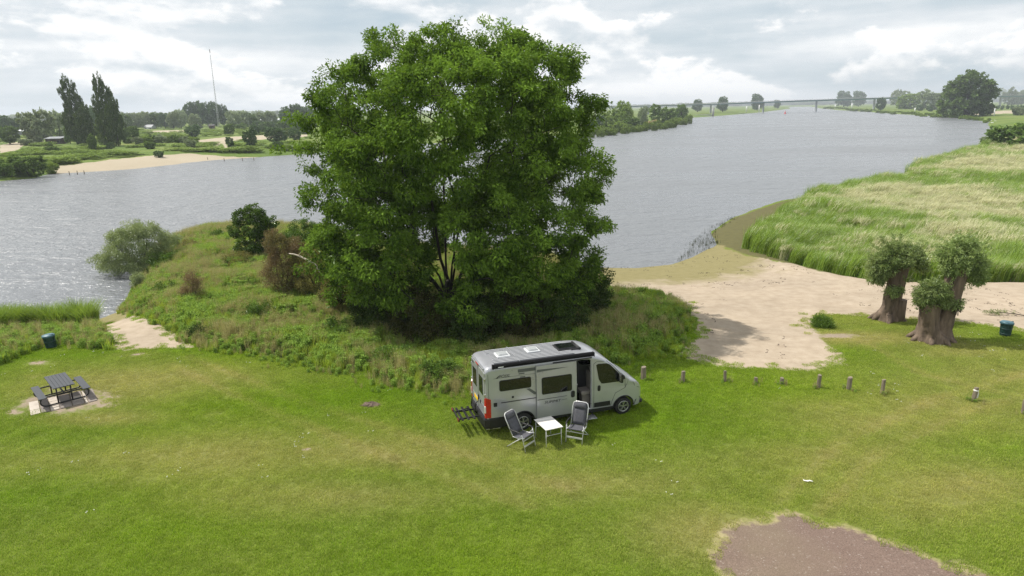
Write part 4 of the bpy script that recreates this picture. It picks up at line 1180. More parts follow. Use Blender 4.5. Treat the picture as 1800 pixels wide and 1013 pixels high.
# --- mown lawn
lawn_src = [tuft('turf_tuft', 500 + k, M['blade'], [(blades, dict(n=230, area=.24, h=.062, w=.0095, lean=.75))]) for k in range(4)]
def lawn():
    gx, gy = np.meshgrid(np.arange(-34, 38, .27), np.arange(13.0, 41, .27)); x = gx.ravel(); y = gy.ravel()
    x = x + rngs.uniform(-.1, .1, len(x)); y = y + rngs.uniform(-.1, .1, len(y))
    vis = np.abs(x) < y * .80 + 2.5
    x, y = x[vis], y[vis]
    sd = shore(x, y)
    j = (fbm(x, y, 1.6, 4, 71) - .5)
    sand = np.maximum(sdf(x, y, BEACH) + j * 1.3, sdf(x, y, RAMP) + j * .7)
    grv = sdf(x, y, GRAVEL) + j * .8
    wd = sdf(x, y, WEEDS)
    bare = ellipses(x, y, BARE)
    keep = (sd > .5) & ((sand < -.05) | ((sand < .7) & (rngs.random(len(x)) < .22))) & (wd < .6) & ((grv < -.35) | ((grv < .1) & (rngs.random(len(x)) < .4))) & (bare < .66 + (fbm(x, y, .6, 3, 93) - .5) * .3)
    x, y = x[keep], y[keep]; n = len(x)
    d = dryness(x, y)
    scl = rngs.uniform(.75, 1.2, n) * (1 - .3 * np.clip(d, 0, 1))
    scatter('lawn_grass', 'short mown green lawn grass with dry yellowish patches', lawn_src, np.stack([x, y, height(x, y) - .004], 1), rngs.random(n) * 6.28, scl, rngs.integers(0, 4, n), {'dry': d, 'tone': np.clip(fbm(x, y, .45, 3, 77) * .55 + .23 + rngs.normal(size=n) * .10, 0, 1)})
lawn()
# daisies and clover heads sprinkled in the turf
M['daisy'] = surf('daisy_white', (0.70, 0.70, 0.62), .8, var=.1)
def daisies():
    x = rngs.uniform(-28, 26, 420); y = rngs.uniform(14, 33, 420)
    ok = (np.abs(x) < y * .8 + 2) & (fbm(x, y, 4.0, 3, 23) > .56) & (sdf(x, y, WEEDS) < -.3) & (sdf(x, y, BEACH) < -.5) & (sdf(x, y, GRAVEL) < -.5) & (sdf(x, y, RAMP) < -.5) & (shore(x, y) > 2)
    x, y = x[ok], y[ok]; n = len(x)
    q = MB()
    for k in range(3):
        r_ = random.Random(k); px_, py_ = r_.uniform(-.1, .1), r_.uniform(-.1, .1)
        q.lathe([(.004, .04), (.013, .062), (.010, .068)], 6, (px_, py_, 0))
    scatter('daisies', 'scattered tiny white daisies in the mown lawn', [source('daisy_tuft', q.mesh('daisy_tuft'), M['daisy'])], np.stack([x, y, height(x, y)], 1), rngs.random(n) * 6.28, rngs.uniform(.8, 1.3, n), np.zeros(n, int))
daisies()

# --- tall weeds and rough grass
M['grass_tall'] = leaf_mat('grass_tall', (0.215, 0.335, 0.026), (0.390, 0.500, 0.062), .40, .04, .5, patch=((0.42, 0.40, 0.13), .35, .3))
M['weed_leaf'] = leaf_mat('weed_leaf', (0.130, 0.240, 0.030), (0.300, 0.430, 0.085), .35, .07, .5)
M['weed_pale'] = leaf_mat('weed_pale', (0.28, 0.27, 0.11), (0.46, 0.42, 0.21), .35, .03)
g_src = [tuft('tall_grass_tuft', 520 + k, M['grass_tall'], [(blades, dict(n=90, area=.22, h=.55, w=.016, lean=.55, hvar=.45))]) for k in range(3)]
g_src += [tuft('leafy_weed', 530 + k, M['weed_leaf'], [(leafy, dict(n=130, rad_=.30, h=.62, L=.12, W=.06)), (blades, dict(n=18, area=.15, h=.6, w=.02, lean=.25))]) for k in range(3)]
g_src += [tuft('seeding_weed', 540 + k, M['weed_pale'], [(blades, dict(n=34, area=.16, h=.75, w=.012, lean=.35)), (leafy, dict(n=36, rad_=.18, h=.8, L=.06, W=.03))]) for k in range(2)]
def weeds():
    X = []; Y = []; S = []; I = []
    x, y = rand_in(WEEDS, 14)
    j = (fbm(x, y, 1.6, 4, 71) - .5)
    sd = sdf(x, y, WEEDS) + j * 1.4; ok = (sd > -.15) & (shore(x, y) > .1)
    x, y, sd = x[ok], y[ok], sd[ok]
    f = fbm(x, y, 2.6, 3, 15)
    tall = np.clip(.45 + sd * .35, .35, 1.0) * (.40 + 1.25 * fbm(x, y, 2.6, 3, 19))
    u = rngs.random(len(x))
    idx = np.where(u < np.clip((f - .34) * 3.0, .05, .85), rngs.integers(3, 6, len(x)), np.where(u > .975 - .12 * (fbm(x, y, 5, 2, 18) > .55), rngs.integers(6, 8, len(x)), rngs.integers(0, 3, len(x))))
    X.append(x); Y.append(y); S.append(tall); I.append(idx)
    x, y = rand_in(ROUGH_LEFT, 14)
    ok = (sdf(x, y, ROUGH_LEFT) + (fbm(x, y, 1.6, 4, 71) - .5) > 0) & (shore(x, y) > .1)
    x, y = x[ok], y[ok]
    X.append(x); Y.append(y); S.append(.45 + .5 * rngs.random(len(x))); I.append(np.where(rngs.random(len(x)) < .92, rngs.integers(0, 5, len(x)), rngs.integers(6, 8, len(x))))
    # ragged fringe where the mower stops, and foot tufts round the posts
    x, y = rand_in(WEEDS, 5, 1.5)
    sd = sdf(x, y, WEEDS); ok = (sd > -.9) & (sd < .1) & (fbm(x, y, 1.0, 3, 55) > .5) & (sdf(x, y, BEACH) < 0) & (sdf(x, y, RAMP) < 0) & (shore(x, y) > .5)
    x, y = x[ok], y[ok]
    X.append(x); Y.append(y); S.append(rngs.uniform(.2, .4, len(x))); I.append(rngs.integers(0, 6, len(x)))
    for px, py in POSTS:
        g = at(px, py); n = 9
        X.append(g[0] + rngs.normal(size=n) * .14); Y.append(g[1] + rngs.normal(size=n) * .12); S.append(rngs.uniform(.2, .34, n)); I.append(rngs.integers(0, 3, n))
    x = np.concatenate(X); y = np.concatenate(Y); s = np.concatenate(S); i = np.concatenate(I); n = len(x)
    for bx_, by_ in (at(91, 612), at(92, 625)):
        ok = np.hypot(x - bx_, y - by_) > .75; x, y, s, i = x[ok], y[ok], s[ok], i[ok]
    # keep the van's own footprint clear
    lx = (x - VAN[0]) * math.cos(VAN_H) + (y - VAN[1]) * math.sin(VAN_H); ly = -(x - VAN[0]) * math.sin(VAN_H) + (y - VAN[1]) * math.cos(VAN_H)
    ok = ~((lx > -.9) & (lx < 6.6) & (np.abs(ly) < 1.25))
    x, y, s, i = x[ok], y[ok], s[ok], i[ok]; n = len(x)
    scatter('tall_weeds', 'tall grass, nettles and seeding weeds covering the peninsula bank', g_src, np.stack([x, y, height(x, y) - .02], 1), rngs.random(n) * 6.28, s, i)

# --- reeds, leaning with the wind
M['reed'] = leaf_mat('reed_green', (0.125, 0.225, 0.026), (0.290, 0.390, 0.065), .35, .06, .5)
M['reed_straw'] = leaf_mat('reed_straw', (0.38, 0.385, 0.20), (0.60, 0.585, 0.38), .35, .04)
reed_src = [tuft('reed_clump', 560 + k, M['reed'], [(blades, dict(n=70, area=.34, h=1.45, w=.030, lean=.30, tilt=(.42, .12), hvar=.22))]) for k in range(3)]
straw_src = [tuft('straw_reed_clump', 570 + k, M['reed_straw'], [(blades, dict(n=46, area=.34, h=1.50, w=.022, lean=.28, tilt=(.45, .12), hvar=.2)), (blades, dict(n=24, area=.34, h=.38, w=.04, lean=.3, tilt=(.7, .2), base=1.1))]) for k in range(3)]
def reeds():
    X = []; Y = []; S = []
    bands = [(55, 85, 7.5, 1.0), (85, 120, 4.2, 1.15), (120, 170, 2.2, 1.35), (170, 260, 1.1, 1.7)]
    for y0, y1, dens, s in bands:
        x, y = rand_in(REEDS, dens, 0, (0, y0, 0.80 * y1 + 6, y1))
        ok = (sdf(x, y, REEDS) + (fbm(x, y, 2.5, 3, 8) - .5) * 2.0 > 0) & (x < y * .79 + 5)
        x, y = x[ok], y[ok]
        X.append(x); Y.append(y); S.append(np.full(len(x), s) * rngs.uniform(.8, 1.15, len(x)))
    x, y = rand_in(REEDS, 7.5, 0, (0, 30, 60, 55))
    ok = (sdf(x, y, REEDS) + (fbm(x, y, 2.5, 3, 8) - .5) * .8 > 0) & (x < y * .79 + 5)
    X.append(x[ok]); Y.append(y[ok]); S.append(rngs.uniform(.85, 1.15, ok.sum()))
    x = np.concatenate(X); y = np.concatenate(Y); s = np.concatenate(S)
    sd = sdf(x, y, REEDS)
    f = fbm(x * .55, y, 9.0, 4, 33) + .12 * np.clip(sd / 8, 0, 1) - .10 * (sd < 4)
    pale = f + rngs.normal(size=len(x)) * .10 > .69
    s = s * (.50 + 1.05 * fbm(x, y, 5.0, 3, 44))
    for nm, lab, src, m in (('green_reeds', 'green wind-bent reeds of the marsh beside the beach', reed_src, ~pale), ('straw_reeds', 'pale straw-coloured reed tops in patches across the marsh', straw_src, pale | (rngs.random(len(x)) < .06))):
        n = m.sum()
        scatter(nm, lab, src, np.stack([x[m], y[m], height(x[m], y[m]) - .03], 1), rngs.normal(size=n) * .35, s[m], rngs.integers(0, 3, n))
    # left bank reeds
    poly = poly_px([(-120, 585), (0, 577), (158, 572), (166, 580), (120, 582), (0, 592), (-120, 600)], -1.3)
    x, y = rand_in(poly, 14)
    ok = sdf(x, y, poly) > -.1
    x, y = x[ok], y[ok]; n = len(x)
    scatter('bank_reeds', 'dark green reed fringe at the water left of the sandy ramp', reed_src, np.stack([x, y, height(x, y) - .05], 1), rngs.random(n) * 6.28, rngs.uniform(.75, 1.05, n) * (.8 + .4 * fbm(x, y, 2.0, 2, 3)), rngs.integers(0, 3, n))
reeds()
# sparse shoots in the shallows at the beach corner
def shallows():
    poly = poly_px([(1190, 462), (1215, 430), (1240, 405), (1290, 380), (1300, 384), (1262, 410), (1262, 432), (1230, 448)], WATER_Z)
    x, y = rand_in(poly, 5); ok = sdf(x, y, poly) > 0
    x, y = x[ok], y[ok]; n = len(x)
    src = [tuft('shallow_shoot', 580 + k, M['dark_shoot'], [(blades, dict(n=5, area=.18, h=.28, w=.018, lean=.4))]) for k in range(2)]
    scatter('shallow_shoots', 'sparse dark shoots standing in the shallows at the beach corner', src, np.stack([x, y, np.full(n, WATER_Z - .02)], 1), rngs.random(n) * 6.28, rngs.uniform(.6, 1.3, n), rngs.integers(0, 2, n))
M['dark_shoot'] = leaf_mat('dark_shoot', (0.030, 0.040, 0.016), (0.07, 0.08, 0.03), .2, .03)
shallows()
# bits of driftwood and dead leaves on the sand
M['debris'] = surf('dark_debris', (0.075, 0.055, 0.040), .9, var=.4, scale=3)
def debris():
    x, y = rand_in(BEACH, 1.1)
    f = fbm(x * .35, y * 1.3, 3.0, 3, 12)
    ok = (sdf(x, y, BEACH) > .25) & (rngs.random(len(x)) < np.clip((f - .40) * 3.5, .04, 1)) & (y < 58)
    x, y = x[ok], y[ok]; n = len(x)
    src = []
    for k in range(3):
        r_ = np.random.default_rng(590 + k); q = MB()
        for j in range(5):
            p = r_.uniform(-.22, .22, 2); a_ = r_.random() * 6.28; L_ = r_.uniform(.03, .11)
            q.bar((p[0], p[1], .006), (p[0] + math.cos(a_) * L_, p[1] + math.sin(a_) * L_ * .6, .012), .018, .012)
        src.append(source('debris_bits', q.mesh('debris_bits'), M['debris']))
    scatter('beach_debris', 'dark bits of driftwood and dead leaves strewn over the sand', src, np.stack([x, y, height(x, y)], 1), rngs.random(n) * 6.28, rngs.uniform(.6, 1.5, n), rngs.integers(0, 3, n))
debris()
POSTS = [(1131, 667), (1200, 671), (1274, 671), (1328, 674), (1374, 676), (1438, 682), (1492, 685), (1551, 691), (1711, 704), (1799, 727)]
VAN_H = rad(17.6); VAN = (-1.287, 23.333)
weeds()

# ================================================================== THE CAMPER VAN
M['silver'] = surf('silver_paint', (0.41, 0.415, 0.445), .32, metal=.42, var=.05, scale=1.2, spec=.5, coat=.6)
M['black_plastic'] = surf('black_plastic', (0.009, 0.009, 0.010), .55, var=.25, scale=12)
M['rubber'] = surf('rubber', (0.014, 0.014, 0.014), .85, var=.2, scale=9)
M['dark_glass'] = surf('tinted_glass', (0.007, 0.008, 0.009), .05, var=.1, scale=2, spec=.6)
M['awning_black'] = surf('awning_black', (0.007, 0.007, 0.008), .8, var=.15, spec=.15)
M['seam'] = surf('seam', (0.03, 0.03, 0.03), .8, var=.1)
M['alloy'] = surf('alloy', (0.55, 0.55, 0.56), .3, metal=.9, var=.08)
M['white_plastic'] = surf('white_plastic', (0.72, 0.73, 0.73), .4, var=.06)
M['rib_lit'] = surf('rib_paint_lit', (0.36, 0.365, 0.375), .45, var=.06)  # same paint as the body, lightened so the ribs look lit
M['hatch_grey'] = surf('hatch_frame', (0.64, 0.65, 0.66), .45, var=.06)
M['smoke_dome'] = surf('smoked_dome', (0.36, 0.375, 0.38), .12, var=.1)
M['red_lens'] = surf('red_lens', (0.42, 0.012, 0.012), .2, var=.15, coat=.5)
M['clear_lens'] = surf('clear_lens', (0.62, 0.60, 0.55), .15, var=.1, coat=.5)
M['headlamp'] = surf('headlamp_glass', (0.30, 0.31, 0.32), .08, metal=.4, var=.2, coat=.6)
M['plate'] = surf('number_plate', (0.80, 0.50, 0.012), .45, var=.04)
M['plate_blue'] = surf('plate_strip', (0.02, 0.05, 0.35), .45, var=.04)
M['decal'] = surf('decal', (0.018, 0.02, 0.02), .45, var=.1)
M['decal_grey'] = surf('decal_grey', (0.085, 0.092, 0.09), .45, var=.1)
M['interior'] = surf('interior_panel', (0.050, 0.046, 0.042), .8, var=.2)
M['cushion'] = surf('cushion', (0.30, 0.27, 0.24), .9, var=.1)
M['steel_dark'] = surf('dark_steel', (0.02, 0.02, 0.022), .42, metal=.2, var=.2)

HX = [(-.2, 2.44), (0, 2.46), (.05, 2.52), (.12, 2.565), (.25, 2.59), (.5, 2.60), (3.7, 2.60), (3.95, 2.585), (4.2, 2.54), (4.45, 2.45), (4.77, 2.26), (5.05, 2.03), (5.3, 1.81), (5.5, 1.62), (5.6, 1.52), (5.68, 1.45), (5.8, 1.395), (6.0, 1.27), (6.13, 1.14), (6.23, .98), (6.31, .80), (6.36, .60)]
WX = [(-.2, .94), (0, .955), (.03, .992), (.08, 1.012), (.18, 1.023), (.4, 1.025), (5.2, 1.025), (5.6, 1.01), (5.9, .97), (6.1, .90), (6.22, .80), (6.31, .66), (6.36, .50)]
def vH(x): return float(np.interp(x, [a for a, _ in HX], [b for _, b in HX]))
def vW(x): return float(np.interp(x, [a for a, _ in WX], [b for _, b in WX]))
def vR(x): return min(.13, .09 * vH(x))
def side_y(x, z):
    H = vH(x); r = vR(x)
    t = 1.0
    if z > 1.15: t -= .085 * ((z - 1.15) / 1.45) ** 1.6
    if z < .9: t -= .022 * ((.9 - z) / .6) ** 2
    y = vW(x) * t
    # body crease along the flank
    y -= .012 * math.exp(-((z - 1.19) / .05) ** 2)
    if z > H - r:
        u = min(1.0, (z - (H - r)) / r); y -= r * (1 - math.sqrt(max(0, 1 - u * u)))
    return y
AX = (1.38, 5.41); AR = .425; AZ = .35
def vlow(x):
    z = .36 if x < 5.6 else .30
    for a in AX:
        d = abs(x - a)
        if d < AR: z = max(z, AZ + math.sqrt(AR * AR - d * d))
    return z
DOOR = (3.45, 4.08, .46, 2.44)          # side door opening: x0, x1, z0, z1

def van_panel(poly, off, thick=.012, s=-1):
    """A thin plate that follows the van's flank; poly in (x, z)."""
    n = len(poly)
    V = [(x, s * (side_y(x, z) + off), z) for x, z in poly] + [(x, s * (side_y(x, z) + off - thick), z) for x, z in poly]
    F = [tuple(range(n)), tuple(range(n, 2 * n))[::-1]] + [(i, n + i, n + (i + 1) % n, (i + 1) % n) for i in range(n)]
    return V, F

def rrect(x0, x1, z0, z1, r=.06, n=4):
    P = []
    for cx, cz, a0 in ((x1 - r, z1 - r, 0), (x0 + r, z1 - r, 90), (x0 + r, z0 + r, 180), (x1 - r, z0 + r, 270)):
        for k in range(n + 1):
            a = rad(a0 + 90 * k / n); P.append((cx + r * math.cos(a), cz + r * math.sin(a)))
    return P[::-1]

def flank_grid(x0, x1, z0, z1, off, nx=8, nz=10, s=-1, thick=.03):
    """A curved flank sheet with closed edges."""
    xs = np.linspace(x0, x1, nx); zs = np.linspace(z0, z1, nz)
    V = []; F = []
    for o in (off, off - thick):
        for z in zs:
            for x in xs: V.append((x, s * (side_y(x, z) + o), z))
    N = nx * nz
    for j in range(nz - 1):
        for i in range(nx - 1):
            a = j * nx + i; F.append((a, a + 1, a + nx + 1, a + nx)); F.append((N + a, N + a + nx, N + a + nx + 1, N + a + 1))
    edge = [i for i in range(nx)] + [j * nx + nx - 1 for j in range(1, nz)] + [(nz - 1) * nx + i for i in range(nx - 2, -1, -1)] + [j * nx for j in range(nz - 2, 0, -1)]
    for a, b in zip(edge, edge[1:] + edge[:1]): F.append((a, N + a, N + b, b))
    return V, F

def text_part(body, size, mat, parent, loc, rot, shear=.25, name='lettering', sx=1.0):
    cu = bpy.data.curves.new(name, 'FONT'); cu.body = body; cu.size = size; cu.shear = shear; cu.extrude = .002; cu.align_x = 'LEFT'
    tmp = bpy.data.objects.new(name, cu); col.objects.link(tmp)
    me = bpy.data.meshes.new_from_object(tmp.evaluated_get(bpy.context.evaluated_depsgraph_get()))
    bpy.data.objects.remove(tmp)
    o = link_mesh(name, me, None, parent)
    me.materials.clear(); me.materials.append(mat); o.location = loc; o.rotation_euler = rot; o.scale = (sx, 1, 1)
    return o

def seam_line(pts, w, root_mb, off=.003):
    for (a, b) in zip(pts, pts[1:]):
        d = Vector((b[0] - a[0], b[1] - a[1])); L = d.length; d /= L; nrm = Vector((-d.y, d.x)) * w / 2
        n = max(1, int(L / .12))
        for i in range(n):
            p = [(a[0] + d.x * L * f, a[1] + d.y * L * f) for f in (i / n, (i + 1) / n)]
            poly = [(p[0][0] - nrm.x, p[0][1] - nrm.y), (p[1][0] - nrm.x, p[1][1] - nrm.y), (p[1][0] + nrm.x, p[1][1] + nrm.y), (p[0][0] + nrm.x, p[0][1] + nrm.y)]
            root_mb.add(*van_panel(poly, off, .004))

def camper_van():
    zg = gz(2.0, 24.0)
    van = empty('camper_van', (VAN[0], VAN[1], zg), VAN_H)
    tag(van, 'silver camper van with open sliding door and black awning parked on the grass', 'van')
    # ---- shell
    xs = sorted(set([a for a, _ in HX if a >= 0] + [a for a, _ in WX if a >= 0] + [DOOR[0], DOOR[1]] + [round(a + AR * math.cos(rad(t)), 4) for a in AX for t in range(0, 181, 15)] + [a + s * (AR + .002) for a in AX for s in (-1, 1)] + [.8, 2.2, 2.6, 3.0, 4.6, 4.9]))
    lev = [.36, .46, .62, .78, .95, 1.1, 1.16, 1.22, 1.35, 1.55, 1.75, 1.95, 2.15, 2.30, 2.44, 2.47]
    fr = [(z - .36) / (2.47 - .36) for z in lev]
    rings = []
    for x in xs:
        H, r, lo = vH(x), vR(x), vlow(x)
        ring = []
        for f in fr:
            z = lo + f * (H - r - lo)
            ring.append((x, side_y(x, z), z))
        for k in range(1, 6):
            z = H - r + r * math.sin(rad(90 * k / 5)); ring.append((x, side_y(x, z), z))
        ytop = ring[-1][1]
        for k in range(1, 5): ring.append((x, ytop * (1 - k / 4), H + .018 * (1 - (1 - k / 4) ** 2)))
        full = [(p[0], -p[1], p[2]) for p in ring] + [p for p in ring[-2::-1]]
        rings.append(full)
    n = len(rings[0]); V = [p for r in rings for p in r]; F = []
    for i in range(len(xs) - 1):
        for k in range(n - 1):
            mid = (xs[i] + xs[i + 1]) / 2
            if k < len(lev) - 1 and DOOR[0] < mid < DOOR[1] and 1 <= k <= 13: continue
            F.append((i * n + k, (i + 1) * n + k, (i + 1) * n + k + 1, i * n + k + 1))
    mb = MB().add(V, F, True)
    nv = len(mb.v)
    mb.f.append(tuple(range(n))); mb.sm.append(False)
    mb.f.append(tuple((len(xs) - 1) * n + k for k in range(n))[::-1]); mb.sm.append(False)
    body = mb.build('body', M['silver'], van)
    e = body.modifiers.new('edge', 'EDGE_SPLIT'); e.split_angle = rad(42)
    # ---- under-floor, cabin floor and inner walls seen through the door
    MB().box((3.0, 0, .37), (5.6, 1.5, .14)).build('chassis', M['black_plastic'], van)
    MB().box((3.2, 0, .455), (4.9, 1.86, .03)).build('cabin_floor', M['interior'], van)
    MB().box((2.9, .86, 1.45), (2.6, .03, 1.90)).build('inner_wall', M['interior'], van)
    MB().box((2.75, .1, 1.4), (.04, 1.6, 1.85)).build('partition', M['interior'], van)
    MB().box((3.0, .05, 2.42), (2.3, 1.66, .03)).build('headliner', M['interior'], van)
    MB().box((3.1, .35, .90), (.62, .9, .86)).build('kitchen_block', M['interior'], van, .01)
    seat = MB().box((4.05, -.42, .95), (.48, .48, .16)).box((4.27, -.42, 1.35), (.14, .46, .72)).box((4.05, -.42, .68), (.34, .34, .40)).build('cab_seat', M['cushion'], van, .04, 3)
    MB().box((4.30, -.42, 1.82), (.09, .26, .18)).build('headrest', M['cushion'], seat, .03)
    MB().box((3.62, .1, 1.14), (.5, .62, .03)).build('dinette_table', M['white_plastic'], van, .008)
    # door jamb: pale edge round the opening
    x0, x1, z0, z1 = DOOR
    mb = MB()
    for a, b in (((x1, z0), (x1, z1)), ((x0, z1), (x1, z1)), ((x0, z0), (x1, z0))):
        k = 8
        for i in range(k):
            p = [a[0] + (b[0] - a[0]) * i / k, a[1] + (b[1] - a[1]) * i / k]; q = [a[0] + (b[0] - a[0]) * (i + 1) / k, a[1] + (b[1] - a[1]) * (i + 1) / k]
            ya = -side_y(p[0], p[1]); yb = -side_y(q[0], q[1])
            mb.add([(p[0], ya, p[1]), (q[0], yb, q[1]), (q[0], yb + .12, q[1]), (p[0], ya + .12, p[1])], [(0, 1, 2, 3)])
    mb.build('door_jamb', M['white_plastic'], van)
    # ---- sliding door, slid back and standing proud of the flank
    door = MB().add(*flank_grid(1.88, 3.44, .44, 2.45, .075, 8, 14, -1, .05), True).build('sliding_door', M['silver'], van)
    e = door.modifiers.new('edge', 'EDGE_SPLIT'); e.split_angle = rad(40)
    MB().add(*van_panel(rrect(2.10, 3.22, 1.38, 1.97, .05), .088, .012)).build('window', M['dark_glass'], door)
    MB().add(*van_panel(rrect(2.07, 3.25, 1.35, 2.00, .07), .082, .008)).build('window_frame', M['black_plastic'], door)
    MB().add(*van_panel(rrect(3.21, 3.36, 1.08, 1.34, .06), .095, .02)).build('handle', M['black_plastic'], door, .01)
    MB().add(*van_panel([(1.90, 2.22), (1.90, 2.32), (2.6, 2.30), (3.15, 2.27), (2.6, 2.25)][::-1], .079, .004)).build('stripe', M['decal_grey'], door)
    MB().add(*van_panel([(1.90, 1.18), (3.05, 1.18), (3.05, 1.165), (1.90, 1.155)], .079, .004)).build('stripe', M['decal'], door)
    t = text_part('SUMMIT', .14, M['decal'], door, (2.16, -side_y(2.4, 1.03) - .079, .99), (PI / 2, 0, 0), .3, 'lettering', 1.25)
    MB().add(*van_panel([(2.83, 1.05), (3.06, 1.06), (3.06, 1.045), (2.83, 1.035)], .079, .004)).build('stripe', M['decal_grey'], door)
    MB().bar((2.55, -side_y(2.6, 2.5) - .02, 2.475), (4.08, -side_y(4, 2.49) - .02, 2.475), .045, .03).build('door_rail', M['black_plastic'], van)
    MB().bar((.55, -side_y(1, 1.2) - .004, 1.24), (1.88, -side_y(1.5, 1.2) - .004, 1.24), .02, .03).build('lower_rail', M['seam'], van)
    # ---- rear side window, flaps, decals on the flank
    w = MB().add(*van_panel(rrect(.53, 1.67, 1.70, 2.05, .05), .016, .012)).build('side_window', M['dark_glass'], van)
    MB().add(*van_panel(rrect(.50, 1.70, 1.67, 2.08, .07), .009, .008)).build('window_frame', M['black_plastic'], w)
    MB().add(*van_panel(rrect(1.21, 1.87, 2.28, 2.40, .02), .006, .005)).build('stripe', M['decal_grey'], van)
    MB().add(*van_panel(rrect(1.23, 1.46, 2.21, 2.255, .02), .006, .005)).build('stripe', M['decal_grey'], van)
    MB().add(*van_panel(rrect(1.28, 1.48, 2.09, 2.125, .01), .006, .005)).build('stripe', M['decal_grey'], van)
    MB().add(*van_panel([(1.50, 1.64), (1.64, 1.64), (1.87, 1.46), (1.87, 1.38), (1.80, 1.38)][::-1], .006, .005)).build('stripe', M['decal_grey'], van)
    MB().add(*van_panel(rrect(.27, .40, 1.12, 1.27, .015), .008, .01)).build('service_flap', M['black_plastic'], van)
    MB().add(*van_panel(rrect(.95, 1.03, 1.36, 1.44, .03), .012, .016)).build('filler_cap', M['black_plastic'], van)
    text_part('PÖSSL', .15, M['decal'], van, (.50, -side_y(.7, 2.2) - .008, 2.17), (rad(87), 0, 0), .3, 'lettering', 1.0)
    MB().add(*van_panel([(.36, 2.165), (.46, 2.165), (.55, 2.29), (.50, 2.255)][::-1], .006, .005)).build('logo', M['decal'], van)
    def seam(pts, w):
        q = MB(); seam_line(pts, w, q); q.build('panel_seam', M['seam'], van)
    seam([(4.16, .50), (4.16, 2.22), (4.30, 2.30), (4.70, 2.26), (4.98, 2.02), (5.44, 1.46), (5.46, 1.12), (5.05, .96), (4.94, .70), (4.86, .48), (4.16, .50)], .014)
    seam([(.10, .70), (.10, 2.35)], .012)
    seam([(.30, 2.17), (1.86, 2.17)], .008)
    seam([(5.46, 1.12), (5.60, 1.42)], .01)
    # ---- cab door glass, mirror, handle, trim
    g = MB().add(*van_panel([(4.26, 2.16), (4.36, 1.60), (4.46, 1.43), (4.56, 1.41), (5.30, 1.40), (5.40, 1.46), (5.22, 1.68), (4.95, 1.98), (4.80, 2.13), (4.68, 2.18), (4.34, 2.20)], .012, .012)).build('cab_window', M['dark_glass'], van)
    for s in (-1, 1):
        mr = MB().box((5.20, s * 1.20, 1.60), (.10, .17, .34)).box((5.23, s * 1.10, 1.43), (.10, .16, .08)).build('mirror', M['black_plastic'], van, .03, 3)
        MB().box((5.145, s * 1.20, 1.62), (.012, .13, .24)).build('mirror_glass', M['alloy'], mr)
    g2 = MB().add(*van_panel([(4.26, 2.16), (4.36, 1.60), (4.46, 1.43), (4.56, 1.41), (5.30, 1.40), (5.40, 1.46), (5.22, 1.68), (4.95, 1.98), (4.80, 2.13), (4.68, 2.18), (4.34, 2.20)], .012, .012, 1)).build('cab_window', M['dark_glass'], van)
    MB().add(*van_panel(rrect(4.31, 4.43, 1.13, 1.36, .05), .014, .02)).build('handle', M['black_plastic'], van, .008)
    MB().add(*van_panel(rrect(4.18, 4.84, .50, .68, .015), .010, .012)).build('rubbing_strip', M['black_plastic'], van)
    MB().add(*van_panel([(5.36, 1.47), (5.46, 1.47), (5.42, 1.60), (5.26, 1.72)][::-1], .012, .012)).build('quarter_trim', M['black_plastic'], van)
    # windscreen
    V = []; F = []
    xx = np.linspace(4.82, 5.57, 7); yy = np.linspace(-1, 1, 9)
    for x in xx:
        hw = side_y(x, vH(x)) * .97
        for v in yy: V.append((x, v * hw, vH(x) + .018 * (1 - v * v) + .010))
    for i in range(6):
        for k in range(8): F.append((i * 9 + k, (i + 1) * 9 + k, (i + 1) * 9 + k + 1, i * 9 + k + 1))
    ws = MB().add(V, F, True).build('windscreen', M['dark_glass'], van)
    MB().bar((5.60, -.75, 1.50), (5.56, -.05, 1.545), .02, .02).build('wiper', M['black_plastic'], ws)
    MB().bar((5.60, .02, 1.50), (5.56, .72, 1.545), .02, .02).build('wiper', M['black_plastic'], ws)
    # nose
    for s in (-1, 1):
        hl = MB().add(*van_panel([(5.78, 1.30), (5.86, 1.12), (6.10, .98), (6.18, 1.02), (6.10, 1.14), (5.92, 1.27)][::s], .006, .02, s)).build('headlight', M['headlamp'], van)
    MB().box((6.30, 0, .62), (.16, 1.1, .34)).build('grille', M['black_plastic'], van, .03)
    MB().box((6.18, 0, .36), (.30, 1.62, .16)).build('front_bumper', M['black_plastic'], van, .05, 3)
    for s in (-1, 1):
        MB().add(*van_panel([(5.87, .30), (5.92, .52), (6.16, .60), (6.24, .40), (6.2, .30)][::s], .012, .02, s)).build('bumper_corner', M['black_plastic'], van)
    # sills and wheel arch lips
    for s in (-1, 1):
        MB().add(*flank_grid(AX[0] + AR + .02, AX[1] - AR - .02, .30, .44, .012, 12, 3, s, .04)).build('sill', M['black_plastic'], van)
        for a in AX:
            mb = MB(); pts = [(a + (AR + .012) * math.cos(rad(t)), AZ + (AR + .012) * math.sin(rad(t))) for t in range(0, 181, 12)]
            mb.tube([(x, s * (side_y(x, z) + .004), z) for x, z in pts], .022, 6)
            mb.build('arch_lip', M['black_plastic'], van)
